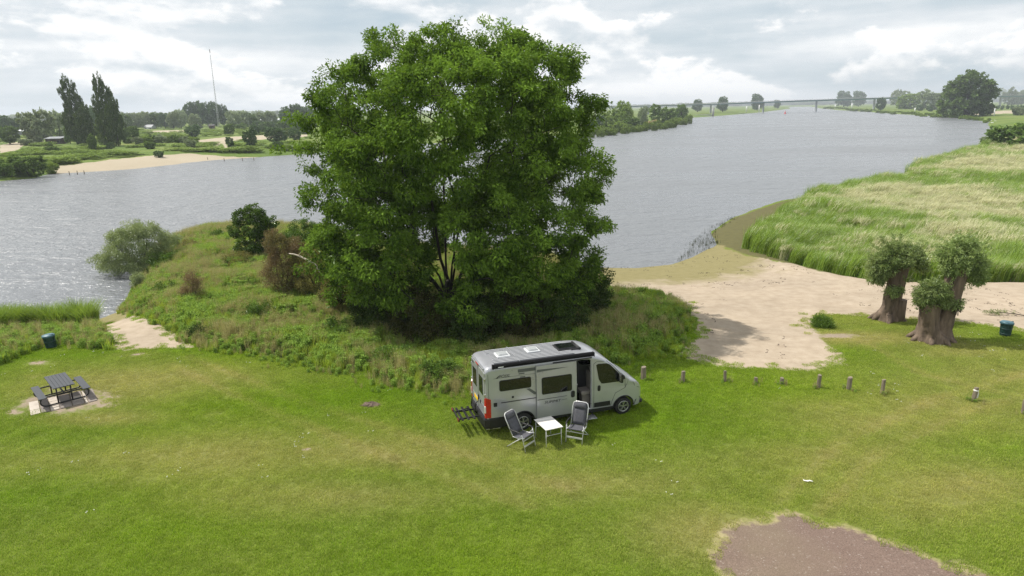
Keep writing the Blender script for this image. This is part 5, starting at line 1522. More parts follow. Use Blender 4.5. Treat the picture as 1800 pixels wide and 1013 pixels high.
    # ---- wheels
    for a in AX:
        for s in (-1, 1):
            yc = s * .885
            prof = [(.20, -.105), (.27, -.112), (.325, -.105), (.345, -.075), (.350, 0), (.345, .075), (.325, .105), (.27, .112), (.20, .105)]
            w = MB().lathe(prof, 28, (a, yc, .35), 'y').build('wheel', M['rubber'], van)
            rim = MB().lathe([(.20, .10), (.222, .118), (.212, .128), (.195, .122), (.19, .108)], 28, (0, 0, 0), 'y')
            rm = MB()
            V = [(x + a, y * s + yc, z + .35) for x, y, z in rim.v]
            rm.add(V, [f for f in rim.f[:-2]], True)
            for k in range(5):
                for dlt in (-.17, .17):
                    t0 = 2 * PI * k / 5 + .3; t1 = t0 + dlt
                    rm.bar((a + .045 * math.cos(t0), yc + s * .118, .35 + .045 * math.sin(t0)), (a + .20 * math.cos(t1), yc + s * .116, .35 + .20 * math.sin(t1)), .02, .032, (0, 1, 0))
            rm.lathe([(.055, 0), (.05, .022)], 14, (a, yc + s * .112, .35), 'y')
            rm.build('rim', M['alloy'], w)
            MB().lathe([(.19, 0), (.19, .004)], 20, (a, yc + s * .106, .35), 'y').build('brake_disc', M['steel_dark'], w)
    # ---- rear end
    for k, s in enumerate((-1, 1)):
        dr = MB().box((-.008, s * .455, 1.55), (.03, .86, 1.68)).build('rear_door', M['silver'], van, .02, 3)
        wn = MB().box((-.028, s * .43, 1.80), (.014, .50, .66)).build('window', M['dark_glass'], dr, .03, 3)
        MB().box((-.024, s * .455, .98), (.012, .70, .26)).build('number_recess', M['silver'], dr, .01)
        for z in (.95, 1.55, 2.15):
            MB().box((-.02, s * .905, z), (.05, .05, .10)).build('hinge', M['alloy'], dr, .01)
        if s > 0:
            pl = MB().box((-.036, .30, 1.02), (.012, .52, .12)).build('number_plate', M['plate'], dr, .004)
            MB().box((-.044, .535, 1.02), (.004, .05, .11)).build('country_strip', M['plate_blue'], pl)
            text_part('PÖSSL', .10, M['decal'], dr, (-.026, .80, 2.26), (PI / 2, 0, -PI / 2), .25, 'lettering')
        else:
            MB().box((-.04, -.09, 1.18), (.03, .05, .20)).build('handle', M['black_plastic'], dr, .01)
            MB().box((-.034, -.33, 1.10), (.014, .10, .13)).build('lock_cover', M['black_plastic'], dr, .004)
        # tail lamps wrapping the corner
        lp = MB().add([(.16, s * 1.036, .72), (.16, s * 1.036, 1.42), (-.012, s * .985, 1.48), (-.045, s * .90, 1.42), (-.045, s * .90, .72), (-.012, s * .985, .70)] , [(0, 1, 2, 5), (5, 2, 3, 4)])
        V0 = lp.v[:]; lp.add([(x + .06, y * .93, z) for x, y, z in V0], [(5, 2, 1, 0), (4, 3, 2, 5)])
        for i, j in ((0, 1), (1, 2), (2, 3), (3, 4), (4, 5), (5, 0)): lp.f.append((i, j, 6 + j, 6 + i)); lp.sm.append(False)
        l = lp.build('tail_light', M['red_lens'], van)
        MB().box((-.03, s * .955, 1.03), (.05, .075, .26)).build('clear_lens', M['clear_lens'], l, .015)
    MB().box((-.022, 0, 1.55), (.006, .014, 1.66)).build('door_gap', M['seam'], van)
    MB().box((-.03, 0, 2.455), (.05, .34, .05)).build('brake_light', M['red_lens'], van, .012)
    MB().box((.0, 0, 2.50), (.09, 1.5, .03)).build('roof_lip', M['silver'], van, .01)
    rb = MB()
    ringp = [(.50, -1.045), (.10, -1.045), (-.06, -.96), (-.11, -.6), (-.12, 0), (-.11, .6), (-.06, .96), (.10, 1.045), (.50, 1.045)]
    for z in (.28, .40, .62, .70): rb.v += [(x + (.03 if z in (.28, .70) else 0), y * (.985 if z in (.28, .70) else 1), z) for x, y in ringp]
    m = len(ringp)
    for j in range(3):
        for i in range(m - 1): rb.f.append((j * m + i, j * m + i + 1, (j + 1) * m + i + 1, (j + 1) * m + i)); rb.sm.append(False)
    rb.f.append(tuple(3 * m + i for i in range(m))); rb.sm.append(False); rb.f.append(tuple(range(m))[::-1]); rb.sm.append(False)
    bmp = rb.build('rear_bumper', M['black_plastic'], van)
    for s in (-1, 1):
        MB().add(*flank_grid(.44, AX[0] - AR - .01, .30, .70, .016, 5, 5, s, .04)).build('bumper_side', M['black_plastic'], van)
    MB().bar((-.02, -1.0, .285), (.5, -1.045, .285), .02, .02).build('bumper_chrome', M['alloy'], van)
    # ---- roof: ribs, hatches, skylight, awning
    for k in range(11):
        y = -.66 + k * .132
        MB().box((1.95, y, 2.625), (3.1 if abs(y) > .35 else 2.9, .055, .06)).build('roof_rib', M['rib_lit'], van, .006)
    for (x, y, mt) in ((.92, .0, 'smoke_dome'), (2.12, .1, 'white_plastic')):
        h = MB().box((x, y, 2.66), (.50, .50, .07)).build('roof_hatch', M['hatch_grey'], van, .02, 3)
        V = [(x + sx * .21, y + sy * .21, 2.695) for sx, sy in ((-1, -1), (1, -1), (1, 1), (-1, 1))] + [(x + sx * .15, y + sy * .15, 2.76) for sx, sy in ((-1, -1), (1, -1), (1, 1), (-1, 1))]
        MB().add(V, [(4, 5, 6, 7), (0, 1, 5, 4), (1, 2, 6, 5), (2, 3, 7, 6), (3, 0, 4, 7), (3, 2, 1, 0)]).build('dome', M['smoke_dome'], h, .02, 3)
    sk = MB().box((3.45, .02, 2.645), (.86, .70, .06)).build('skylight', M['black_plastic'], van, .03, 3)
    MB().box((3.42, .02, 2.69), (.68, .56, .035)).build('pane', M['dark_glass'], sk, .02, 3)
    MB().tube([(3.86, -.36, 2.66), (3.86, .40, 2.66)], .05, 10).build('wind_deflector', M['black_plastic'], sk)
    MB().box((1.36, 0, 2.628), (.03, 1.7, .016)).build('roof_strap', M['silver'], van)
    aw = MB()
    prof = [(-.085, -.05), (-.085, .03), (-.05, .075), (.03, .085), (.06, .06), (.06, -.06), (-.04, -.07)]
    aw.extrude([(.28, -.985 + a, 2.625 + b) for a, b in prof], (0, 0, 0), (3.85, 0, 0))
    aw = aw.build('awning', M['awning_black'], van, .012)
    for x in (.272, 4.138): MB().box((x, -.995, 2.625), (.03, .17, .17))  .build('end_cap', M['awning_black'], aw, .02)
    MB().box((.55, -1.073, 2.615), (.20, .004, .035)).build('maker_badge', M['white_plastic'], aw)
    # ---- entrance step
    st = MB().box((3.83, -1.28, .26), (.60, .34, .025)).build('entrance_step', M['alloy'], van, .008)
    for x in (3.58, 4.08): MB().bar((x, -1.20, .26), (x, -.92, .36), .03, .03).build('bracket', M['steel_dark'], st)
    # cab door sweep visible below the opening (curved grab of the door step)
    MB().tube([(3.46 + .02 * k, -1.02 - .11 * math.sin(PI * k / 30), .66 + .10 * math.sin(PI * k / 30)) for k in range(31)], .012, 6).build('fly_screen_cord', M['black_plastic'], van)
    # ---- bicycle carrier folded out behind
    bc = MB()
    for y in (-.30, .34): bc.bar((-.12, y, .52), (-.88, y, .50), .05, .06)
    bc = bc.build('bike_carrier', M['steel_dark'], van, .008)
    for x in (-.32, -.54, -.76): MB().bar((x, -.56, .56), (x, .56, .56), .085, .035).build('wheel_rail', M['steel_dark'], bc, .01)
    MB().bar((-.89, -.54, .56), (-.89, .54, .56), .05, .10).build('lamp_board', M['steel_dark'], bc, .01)
    for s in (-1, 1): MB().box((-.92, s * .46, .56), (.03, .20, .10)).build('carrier_light', M['red_dull'], bc, .008)
    for y in (-.12, .42): MB().tube([(-.10, y, .50), (-.20, y, .66), (-.16, y, .95), (-.10, y, 1.02)], .024, 7).build('upright', M['steel_dark'], bc)
    MB().bar((-.19, -.14, .70), (-.19, .44, .70), .04, .04).build('crossbar', M['steel_dark'], bc)
    MB().tube([(-.25, .15, .58), (-.45, .1, .70), (-.62, .12, .66), (-.82, .2, .60)], .022, 6).build('holder_arm', M['steel_dark'], bc)
M['red_dull'] = surf('dull_red_lens', (0.16, 0.02, 0.016), .35, var=.2)
camper_van()

# ================================================================== CAMPING FURNITURE
M['white_tube'] = surf('white_aluminium', (0.66, 0.66, 0.65), .35, metal=.25, var=.06)
M['mesh_fabric'] = surf('charcoal_fabric', (0.055, 0.056, 0.066), .85, var=.2, scale=30, bump=.3, bscale=200)
M['pad_fabric'] = surf('grey_padding', (0.080, 0.080, 0.092), .9, var=.2, scale=14, bump=.3, bscale=120)
M['table_top'] = surf('pale_table_top', (0.62, 0.60, 0.57), .5, var=.06, scale=3)

def camping_chair(label, loc, rz, back=rad(24)):
    """Faces local +x."""
    c = empty('camping_chair', (*loc, gz(*loc)), rz); tag(c, label, 'chair', 'folding camping chairs'); c.scale = (1.06, 1.06, 1.06)
    hw = .27
    sb = math.sin(back); cb = math.cos(back)
    def bk(t, y, o=0): return (-.22 - sb * t + cb * o, y, .44 + cb * t + sb * o)
    # back frame: rounded hoop
    pts = [bk(0, -hw), bk(.62, -hw), bk(.74, -hw + .03), bk(.78, -hw + .10), bk(.78, hw - .10), bk(.74, hw - .03), bk(.62, hw), bk(0, hw)]
    MB().tube(pts, .016, 8).build('back_frame', M['white_tube'], c)
    def pad(name, rows, mat, parent, thick=.035):
        V = []; F = []; n = 9
        m = len(rows)
        for side in (1, -1):
            for (fn, t, w, th) in rows:
                for k in range(n):
                    y = -w + 2 * w * k / (n - 1)
                    bulge = th * (1 - (abs(k - (n - 1) / 2) / ((n - 1) / 2)) ** 4)
                    V.append(fn(t, y, side * (.006 + bulge)))
        N = m * n
        for j in range(m - 1):
            for k in range(n - 1):
                a = j * n + k; F.append((a, a + 1, a + n + 1, a + n)); F.append((N + a, N + a + n, N + a + n + 1, N + a + 1))
        edge = list(range(n)) + [j * n + n - 1 for j in range(1, m)] + [(m - 1) * n + k for k in range(n - 2, -1, -1)] + [j * n for j in range(m - 2, 0, -1)]
        for a, b in zip(edge, edge[1:] + edge[:1]): F.append((a, N + a, N + b, b))
        return MB().add(V, F, True).build(name, mat, parent)
    rest = pad('backrest', [(bk, t, hw - .03, .012 + .012 * abs(math.sin(t * 12))) for t in np.linspace(.02, .75, 14)], M['mesh_fabric'], c)
    pad('backrest_padding', [(lambda t, y, o: bk(t, y, o + .014), t, hw - .085, .018 * (.35 + .65 * math.sin(PI * (t - .06) / .48) ** .5)) for t in np.linspace(.07, .53, 10)], M['pad_fabric'], rest)
    def sf(t, y, o=0): return (-.22 + t, y, .43 + .05 * (t / .46) + o - .03 * math.sin(PI * t / .46))
    pad('seat', [(sf, t, hw - .02, .014) for t in np.linspace(0, .46, 9)], M['pad_fabric'], c)
    def hd(t, y, o=0): return bk(.58 + t, y, .035 + o)
    pad('head_pillow', [(hd, t, hw - .055, .045 * math.sin(PI * (.12 + .76 * t / .17))) for t in np.linspace(0, .17, 7)], M['pad_fabric'], c)
    for s in (-1, 1):
        MB().tube([sf(0, s * hw), sf(.24, s * hw), sf(.47, s * hw)], .015, 8).build('seat_rail', M['white_tube'], c)
        MB().tube([(-.30, s * (hw + .035), .66), (-.24, s * (hw + .04), .665), (.0, s * (hw + .04), .66), (.16, s * (hw + .04), .65), (.20, s * (hw + .04), .63)], [.02, .026, .024, .026, .015], 8).build('armrest', M['black_plastic'], c)
        MB().tube([(.16, s * (hw + .03), .64), (.20, s * (hw + .02), .46), (.30, s * (hw + .01), .015)], .014, 7).build('leg', M['white_tube'], c)
        MB().tube([(.14, s * (hw + .01), .47), (-.14, s * (hw + .01), .26), (-.44, s * (hw + .01), .015)], .014, 7).build('leg', M['white_tube'], c)
        MB().tube([(.18, s * (hw + .02), .58), (.02, s * (hw + .015), .42)], .010, 6).build('arm_brace', M['white_tube'], c)
        for fx in (.30, -.44): MB().tube([(fx, s * (hw + .01), .0), (fx, s * (hw + .01), .03)], .02, 7).build('foot_cap', M['black_plastic'], c)
    MB().bar((.255, -hw, .20), (.255, hw, .20), .018, .055).build('front_bar', M['white_tube'], c)
    MB().bar((.215, -hw, .38), (.215, hw, .38), .016, .025).build('upper_bar', M['white_tube'], c)
    MB().tube([(-.38, -hw, .055), (-.38, hw, .055)], .012, 7).build('rear_bar', M['white_tube'], c)
    return c
camping_chair('reclining camping chair left of the table, turned sideways to us', (.30, 21.60), rad(-38), rad(28))
camping_chair('reclining camping chair right of the table, facing us with padded back', (2.20, 22.04), rad(-113), rad(20))

def camping_table():
    g = (1.20, 21.97); z = gz(*g)
    t = empty('camping_table', (*g, z), rad(-66.5)); tag(t, 'small folding camping table with pale top between the two chairs', 'table')
    MB().box((0, 0, .705), (.95, .68, .022)).build('table_top', M['table_top'], t, .02, 3)
    MB().box((0, 0, .688), (.90, .63, .02)).build('apron', M['white_tube'], t)
    for sx in (-1, 1):
        for sy in (-1, 1):
            MB().tube([(sx * .40, sy * .29, .69), (sx * .425, sy * .30, .0)], .013, 8).build('leg', M['white_tube'], t)
        MB().tube([(sx * .407, -.29, .45), (sx * .407, .29, .45)], .009, 6).build('crossbar', M['white_tube'], t)
camping_table()

# ================================================================== PICNIC TABLE ON ITS SLABS
M['picnic_top'] = surf('weathered_dark_board', (0.034, 0.039, 0.047), .6, var=.18, scale=5, stretch=(.3, 3, 1))
M['black_steel'] = surf('black_steel_tube', (0.010, 0.010, 0.011), .4, var=.2)
M['slab'] = surf('concrete_slab', (0.46, 0.405, 0.345), .9, var=.14, scale=3, bump=.3, bscale=30)
M['slab_dark'] = surf('weathered_slab', (0.215, 0.185, 0.165), .9, var=.22, scale=3, bump=.3, bscale=30)
def picnic():
    cx, cy = -18.95, 26.63; z = gz(cx, cy); rz = rad(-46.9)
    t = empty('picnic_table', (cx, cy, z + .03), rz); t.scale = (1.05, 1.05, 1.02); tag(t, 'black steel picnic table with two attached benches near the left bin', 'table')
    # local x along the benches, local y across
    for k in range(6):
        MB().box((0, -.31 + k * .124, .76), (1.72, .118, .035)).build('top_board', M['picnic_top'], t, .006)
    for s in (-1, 1):
        b = MB().box((0, s * .74, .45), (1.70, .265, .035)).build('bench_seat', M['picnic_top'], t, .012)
    for s in (-1, 1):
        x = s * .62
        loop = []
        for k in range(9):
            a = rad(90 - 180 * k / 8); loop.append((x, .62 + .20 * math.cos(a), .235 + .185 * math.sin(a)))
        for k in range(9):
            a = rad(-90 - 180 * k / 8); loop.append((x, -.62 + .20 * math.cos(a), .235 + .185 * math.sin(a)))
        MB().tube(loop, .030, 9, closed=True).build('end_loop', M['black_steel'], t)
        for y in (-.24, .24):
            MB().tube([(x, y, .05), (x, y, .74)], .027, 8).build('upright', M['black_steel'], t)
        MB().bar((x, -.33, .725), (x, .33, .725), .05, .03).build('top_bracket', M['black_steel'], t)
    MB().bar((-.62, 0, .40), (.62, 0, .40), .05, .05).build('centre_beam', M['black_steel'], t)
    for s in (-1, 1): MB().bar((s * .62, -.24, .40), (s * .62, .24, .40), .05, .05).build('cross_member', M['black_steel'], t)
    p = empty('slab_pad', (-18.72, 26.35, z), rad(37)); p.scale = (1.0, 1.05, 1.0); tag(p, 'pad of pale and dark concrete slabs under the picnic table', 'paving')
    rng = random.Random(3)
    # local x runs across the table from left to right, y away
    cols = [(-1.02, .34, 'slab'), (-.68, .30, 'slab_dark'), (-.36, .31, 'slab'), (0.02, .42, 'slab_dark'), (.46, .42, 'slab_dark'), (.735, .10, 'slab'), (.96, .32, 'slab_dark')]
    for (x, w, mt) in cols:
        for j in range(3):
            mm = mt if not (mt == 'slab_dark' and j == 1 and x > 0 and rng.random() < .5) else 'slab'
            MB().box((x + rng.uniform(-.006, .006), -.56 + j * .50, .012 + rng.uniform(-.004, .006)), (w - .016, .488, .05)).build('slab', M[mm], p, .006)
picnic()

# ================================================================== BINS, POSTS, SMALL THINGS
M['bin_green'] = surf('bin_green', (0.010, 0.040, 0.036), .5, var=.2, scale=6)
M['bin_lid'] = surf('bin_lid', (0.050, 0.120, 0.150), .45, var=.15)
M['post_wood'] = surf('weathered_post', (0.20, 0.165, 0.120), .9, var=.3, scale=7, bump=.6, bscale=25, stretch=(1, 1, .2))
def litter_bin(label, px, py, k=1.0, tilt=0.0):
    g = ground_at(px, py)
    b = empty('litter_bin', g); b.rotation_euler = (0, tilt, .4); b.scale = (k, k, k); tag(b, label, 'bin', 'green litter bins')
    MB().lathe([(.21, 0), (.215, .02), (.25, .55), (.255, .60)], 20).build('body', M['bin_green'], b)
    for z in (.10, .34, .57): MB().lathe([(.218 + z * .066, z), (.235 + z * .066, z + .005), (.235 + z * .066, z + .03), (.218 + z * .066, z + .035)], 20).build('hoop', M['bin_green'], b)
    lid = MB().lathe([(.275, .60), (.285, .62), (.28, .665), (.24, .70), (.12, .725), (.02, .73)], 20).build('lid', M['bin_lid'], b)
    MB().box((.16, -.12, .712), (.14, .05, .04)).build('handle', M['bin_lid'], lid, .01)
    MB().box((-.27, .1, .63), (.05, .16, .08)).build('hinge', M['bin_lid'], b, .01)
    for k_ in range(10):
        a = 2 * PI * k_ / 10
        MB().bar((.222 * math.cos(a), .222 * math.sin(a), .05), (.256 * math.cos(a), .256 * math.sin(a), .57), .02, .012, (math.cos(a), math.sin(a), 0)).build('rib', M['bin_green'], b)
litter_bin('green litter bin with blue lid in the rough grass above the picnic table', 91, 612, 1.05, rad(-4))
litter_bin('green litter bin with blue lid on the sand right of the pollard willows', 1766, 590, 1.05, rad(3))

POST_LABELS = ['stout wooden post just in front of the van bonnet', 'wooden post second from the van', 'slim dark wooden post third from the van', 'short cut-off wooden post fourth from the van', 'short cut-off wooden post fifth from the van',
               'wooden post sixth from the van, below the sand', 'pale wooden post seventh from the van', 'dark wooden post eighth from the van with a grass tuft', 'leaning wooden post with white tape, standing alone', 'pale wooden post cut by the right picture edge']
POST_DIM = [(.11, .58), (.085, .48), (.065, .50), (.075, .27), (.08, .30), (.08, .58), (.095, .55), (.075, .58), (.08, .55), (.08, .55)]
M['tape'] = surf('white_tape', (0.75, 0.73, 0.70), .6, var=.08)
for i, (px, py) in enumerate(POSTS):
    g = ground_at(px, py); r, h = POST_DIM[i]; rng = random.Random(i)
    p = empty('wooden_post', g, rng.random() * 6); p.rotation_euler = (rng.uniform(-.03, .03), rng.uniform(-.05, .05) + (.14 if i == 8 else 0), rng.random() * .5)
    tag(p, POST_LABELS[i], 'post', 'wooden posts along the lawn')
    n = 12; V = []; F = []
    for j, (z, k) in enumerate(((-.15, 1.05), (0, 1.04), (h * .4, 1.0), (h * .8, .98), (h - .02, .97), (h, .90))):
        for q in range(n):
            a = 2 * PI * q / n; rr = r * k * (1 + .05 * math.sin(3 * a + i) + .03 * rng.random())
            V.append((math.cos(a) * rr, math.sin(a) * rr, z + (.012 * math.cos(a + i) if j > 3 else 0)))
    for j in range(5):
        for q in range(n): F.append((j * n + q, j * n + (q + 1) % n, (j + 1) * n + (q + 1) % n, (j + 1) * n + q))
    F.append(tuple(5 * n + q for q in range(n)))
    MB().add(V, F, False).build('shaft', M['post_wood'], p)
    if i == 8:
        MB().lathe([(.088, .40), (.092, .41), (.09, .45), (.086, .455)], 12).build('tape_band', M['tape'], p)
        MB().add([(.09, -.03, .42), (.15, -.05, .30), (.13, -.06, .10), (.10, -.03, .12), (.11, -.03, .30)], [(0, 1, 2, 3, 4)]).build('tape_end', M['tape'], p)

# broken willow branch on the sand, and a scrap of white litter on the lawn
def sand_branch():
    g = ground_at(1772, 556); rng = np.random.default_rng(77)
    o = empty('fallen_branch', g); tag(o, 'leafy broken willow branch lying on the sand above the right bin', 'branch')
    MB().tube([(-.9, .25, .10), (-.3, .15, .16), (.3, 0, .14), (1.0, -.3, .05)], [.012, .02, .024, .03], 6).build('branch', M['bark'], o)
    for k in range(6):
        x = -.8 + k * .3
        MB().tube([(x, .2 - .1 * k * .4, .13), (x - .2, .35 + .1 * (k % 3), .22), (x - .35, .5 - .25 * (k % 2), .2)], [.01, .007, .004], 5).build('twig', M['bark'], o)
    P = rng.normal(size=(26, 3)) * (.45, .18, .05) + (-.3, .25, .16)
    V, F, t = clump_leaves(rng, P, np.tile((0, 0, 1.0), (26, 1)), 14, .13, .11, .03)
    link_mesh('leaves', np_mesh('branch_leaves', V, F, {'tint': t}), M['leaf_pollard'], o)
sand_branch()
def litter():
    g = ground_at(1420, 848)
    rng = np.random.default_rng(4)
    xs = np.linspace(-.14, .14, 7); V = []
    for x in xs:
        for k in range(4): V.append((x, (k - 1.5) * .03 * (1 - abs(x) * 3), .045 + .025 * rng.random() + .02 * math.sin(x * 20)))
    F = [(i * 4 + k, (i + 1) * 4 + k, (i + 1) * 4 + k + 1, i * 4 + k + 1) for i in range(6) for k in range(3)]
    o = MB().add(V, F, True).build('paper_scrap', M['tape']); o.location = g; o.rotation_euler = (0, 0, -.5)
    s = o.modifiers.new('thick', 'SOLIDIFY'); s.thickness = .004
    tag(o, 'crumpled white scrap of paper lying on the lawn', 'litter')
litter()
def mole_hill():
    rng = np.random.default_rng(6)
    g = ground_at(652, 712)
    V = []; F = []; n = 16
    for j, (r, h) in enumerate(((.42, -.03), (.34, .03), (.22, .08), (.10, .11), (.0, .115))):
        for k in range(n):
            a = 2 * PI * k / n; rr = r * (1 + .25 * rng.normal() * .5); V.append((math.cos(a) * rr, math.sin(a) * rr * .7, h + .018 * rng.normal()))
    for j in range(4):
        for k in range(n): F.append((j * n + k, j * n + (k + 1) % n, (j + 1) * n + (k + 1) % n, (j + 1) * n + k))
    o = MB().add(V, F, False).build('molehill', M['earth']); o.location = g
    tag(o, 'low brown molehill on the lawn left of the van', 'molehill')
M['earth'] = surf('loose_earth', (0.12, 0.085, 0.065), 1.0, var=.35, scale=12, bump=.6, bscale=50)
mole_hill()

# ================================================================== FAR BUILDINGS AND RIVER FURNITURE
M['hut_wood'] = surf('dark_boards', (0.055, 0.036, 0.028), .8, var=.25, scale=2)
M['hut_roof'] = surf('grey_sheet_roof', (0.20, 0.21, 0.225), .6, var=.12, scale=1)
M['white_wall'] = surf('white_wall', (0.62, 0.64, 0.66), .7, var=.06, scale=.5)
M['brick_far'] = surf('brown_brick', (0.15, 0.095, 0.075), .85, var=.15, scale=.6)
M['far_glass'] = surf('far_window', (0.03, 0.035, 0.045), .1, var=.1)
M['tile_roof'] = surf('dark_roof', (0.06, 0.055, 0.055), .8, var=.15, scale=1)
def house(name, label, cat, px, py, w, d, h, roof_h, wall, roof, rz=0.0, windows=3, flat=False):
    g = ground_at(px, py)
    o = empty(name, (g[0], g[1], g[2] - .2), rz); tag(o, label, cat)
    MB().box((0, 0, h / 2), (w, d, h)).build('wall', M[wall], o)
    e = .35
    if flat:
        MB().add([(-w / 2 - e, -d / 2 - e, h - .05), (w / 2 + e, -d / 2 - e, h - .05), (w / 2 + e, d / 2 + e, h + roof_h), (-w / 2 - e, d / 2 + e, h + roof_h), (-w / 2 - e, -d / 2 - e, h + .15), (w / 2 + e, -d / 2 - e, h + .15), (w / 2 + e, d / 2 + e, h + roof_h + .2), (-w / 2 - e, d / 2 + e, h + roof_h + .2)],
                 [(3, 2, 1, 0), (4, 5, 6, 7), (0, 1, 5, 4), (1, 2, 6, 5), (2, 3, 7, 6), (3, 0, 4, 7)]).build('roof', M[roof], o)
    else:
        MB().extrude([(-w / 2 - e, -d / 2 - e, h - .1), (-w / 2 - e, 0, h + roof_h), (-w / 2 - e, d / 2 + e, h - .1)], (0, 0, 0), (w + 2 * e, 0, 0)).build('roof', M[roof], o)
    for k in range(windows):
        x = -w / 2 + w * (k + .5) / windows
        f = MB().box((x, -d / 2 - .03, h * .55), (min(1.2, w / windows * .45), .06, h * .34)).build('window', M['hut_wood'], o)
        MB().box((x, -d / 2 - .07, h * .55), (min(1.05, w / windows * .38), .03, h * .28)).build('pane', M['far_glass'], f)
    dr = MB().box((w * .5 - w / windows * .15 - .3, -d / 2 - .02, h * .38), (.9, .05, h * .75)).build('door', M['tile_roof'], o)
    return o
house('wooden_hut', 'dark wooden hut with grey lean-to roof left of the poplars', 'hut', 99, 253, 5.8, 4.0, 2.2, .55, 'hut_wood', 'hut_roof', rad(4), 3, True)
house('dark_barn', 'dark barn half hidden between the poplar pairs', 'barn', 173, 236, 6, 6, 3.2, 1.6, 'hut_wood', 'tile_roof', rad(15), 2)
house('white_shed', 'long white industrial shed behind the scrub near the ash crown', 'shed', 482, 219, 26, 12, 4.6, .9, 'white_wall', 'white_wall', rad(-6), 5)
house('small_cabin', 'tiny brown cabin at the foot of the mast', 'cabin', 373, 227, 3.4, 3.0, 2.6, .8, 'brick_far', 'tile_roof', rad(8), 1)
house('grey_roofed_house', 'small house with grey roof between scrub and treeline right of the poplars', 'house', 264, 227, 6, 5, 1.6, 1.8, 'white_wall', 'hut_roof', rad(-10), 2)
house('long_grey_shed', 'long grey shed behind the trees on the left picture edge', 'shed', 22, 238, 24, 8, 2.6, .5, 'hut_roof', 'white_wall', rad(3), 4, True)

M['mast_steel'] = surf('galvanised_mast', (0.42, 0.43, 0.44), .5, metal=.3, var=.1)
def mast():
    g = ground_at(385, 224); top = at_y(370, 87, g[1])[2] - g[2]
    o = empty('radio_mast', g); tag(o, 'very tall slender lattice radio mast beyond the left bank', 'mast')
    S = []; hs = [0, .22 * top, .5 * top, .93 * top]; ws = [1.15, .62, .34, .20]
    for k in range(3):
        a = 2 * PI * k / 3
        S.append([(math.cos(a) * w, math.sin(a) * w, h) for w, h in zip(ws, hs)])
        MB().tube(S[-1], [.085, .075, .06, .05], 6).build('leg', M['mast_steel'], o)
    nb = 34
    def pt(k, h):
        w = np.interp(h, hs, ws); a = 2 * PI * k / 3
        return (math.cos(a) * w, math.sin(a) * w, h)
    br = MB()
    for i in range(nb):
        h0 = hs[-1] * (i / nb) ** 1.15; h1 = hs[-1] * ((i + 1) / nb) ** 1.15
        for k in range(3):
            br.tube([pt(k, h0), pt((k + 1) % 3, h1)], .03, 4); br.tube([pt((k + 1) % 3, h0), pt(k, h1)], .03, 4)
    br.build('lattice', M['mast_steel'], o)['kind'] = 'stuff'
    MB().tube([(0, 0, .93 * top), (0, 0, top + 2.5)], [.05, .03], 6).build('aerial', M['mast_steel'], o)
    MB().tube([(0, 0, .955 * top), (0, 0, top)], .26, 8).build('antenna_drum', M['hut_wood'], o)
    MB().bar((-1.2, 0, .90 * top), (.6, 0, .90 * top), .06, .06).build('antenna_arm', M['mast_steel'], o)
mast()

M['bridge_teal'] = surf('teal_girder', (0.17, 0.29, 0.30), .6, var=.12, scale=.1)
M['bridge_conc'] = surf('bridge_concrete', (0.36, 0.38, 0.39), .85, var=.12, scale=.2)
def bridge():
    pts = [(1060, 187.8, 880), (1250, 182.5, 960), (1400, 176.8, 1030), (1570, 171.2, 1100), (1760, 168.5, 1180), (2050, 165, 1300)]
    P = [Vector(at_y(px, py, Y)) for px, py, Y in pts]
    c = P[2].copy(); c.z = 0
    o = empty('road_bridge', tuple(c)); tag(o, 'long teal girder bridge crossing the river on the horizon', 'bridge')
    Q = []
    for a, b in zip(P, P[1:]):
        for k in range(5): Q.append(a.lerp(b, k / 5))
    Q.append(P[-1])
    for nm, w, h, dz, mt in (('girder', 9, 1.5, -1.0, 'bridge_teal'), ('deck', 13, .5, 0, 'bridge_conc')):
        V = []; F = []
        for i, q in enumerate(Q):
            t = (Q[min(i + 1, len(Q) - 1)] - Q[max(i - 1, 0)]); t.z = 0; t.normalize(); s = Vector((t.y, -t.x, 0))
            k = min(1.3, max(.35, (q.z - 6) / 8)) if nm == 'girder' else 1
            for a, b in ((-1, -1), (1, -1), (1, 1), (-1, 1)): V.append(q - c + s * a * w / 2 + Vector((0, 0, dz * k + b * h * k / 2)))
        for i in range(len(Q) - 1):
            for k in range(4): F.append((i * 4 + k, i * 4 + (k + 1) % 4, i * 4 + 4 + (k + 1) % 4, i * 4 + 4 + k))
        MB().add(V, F).build(nm, M[mt], o)
    rail = MB()
    for s_ in (-1, 1):
        R_ = []
        for i, q in enumerate(Q):
            t = (Q[min(i + 1, len(Q) - 1)] - Q[max(i - 1, 0)]); t.z = 0; t.normalize(); R_.append(q - c + Vector((t.y, -t.x, 0)) * s_ * 6.3 + Vector((0, 0, 1.25)))
        MB().tube(R_, .07, 4).build('railing', M['bridge_conc'], o)
    for i in range(2, len(Q) - 1, 3):
        q = Q[i] - c; zb = WATER_Z - 1
        MB().box((q.x, q.y, (q.z - 1.9 + zb) / 2), (1.3, 5.0, max(.5, q.z - 1.9 - zb))).build('pier', M['bridge_conc'], o, .3)
bridge()

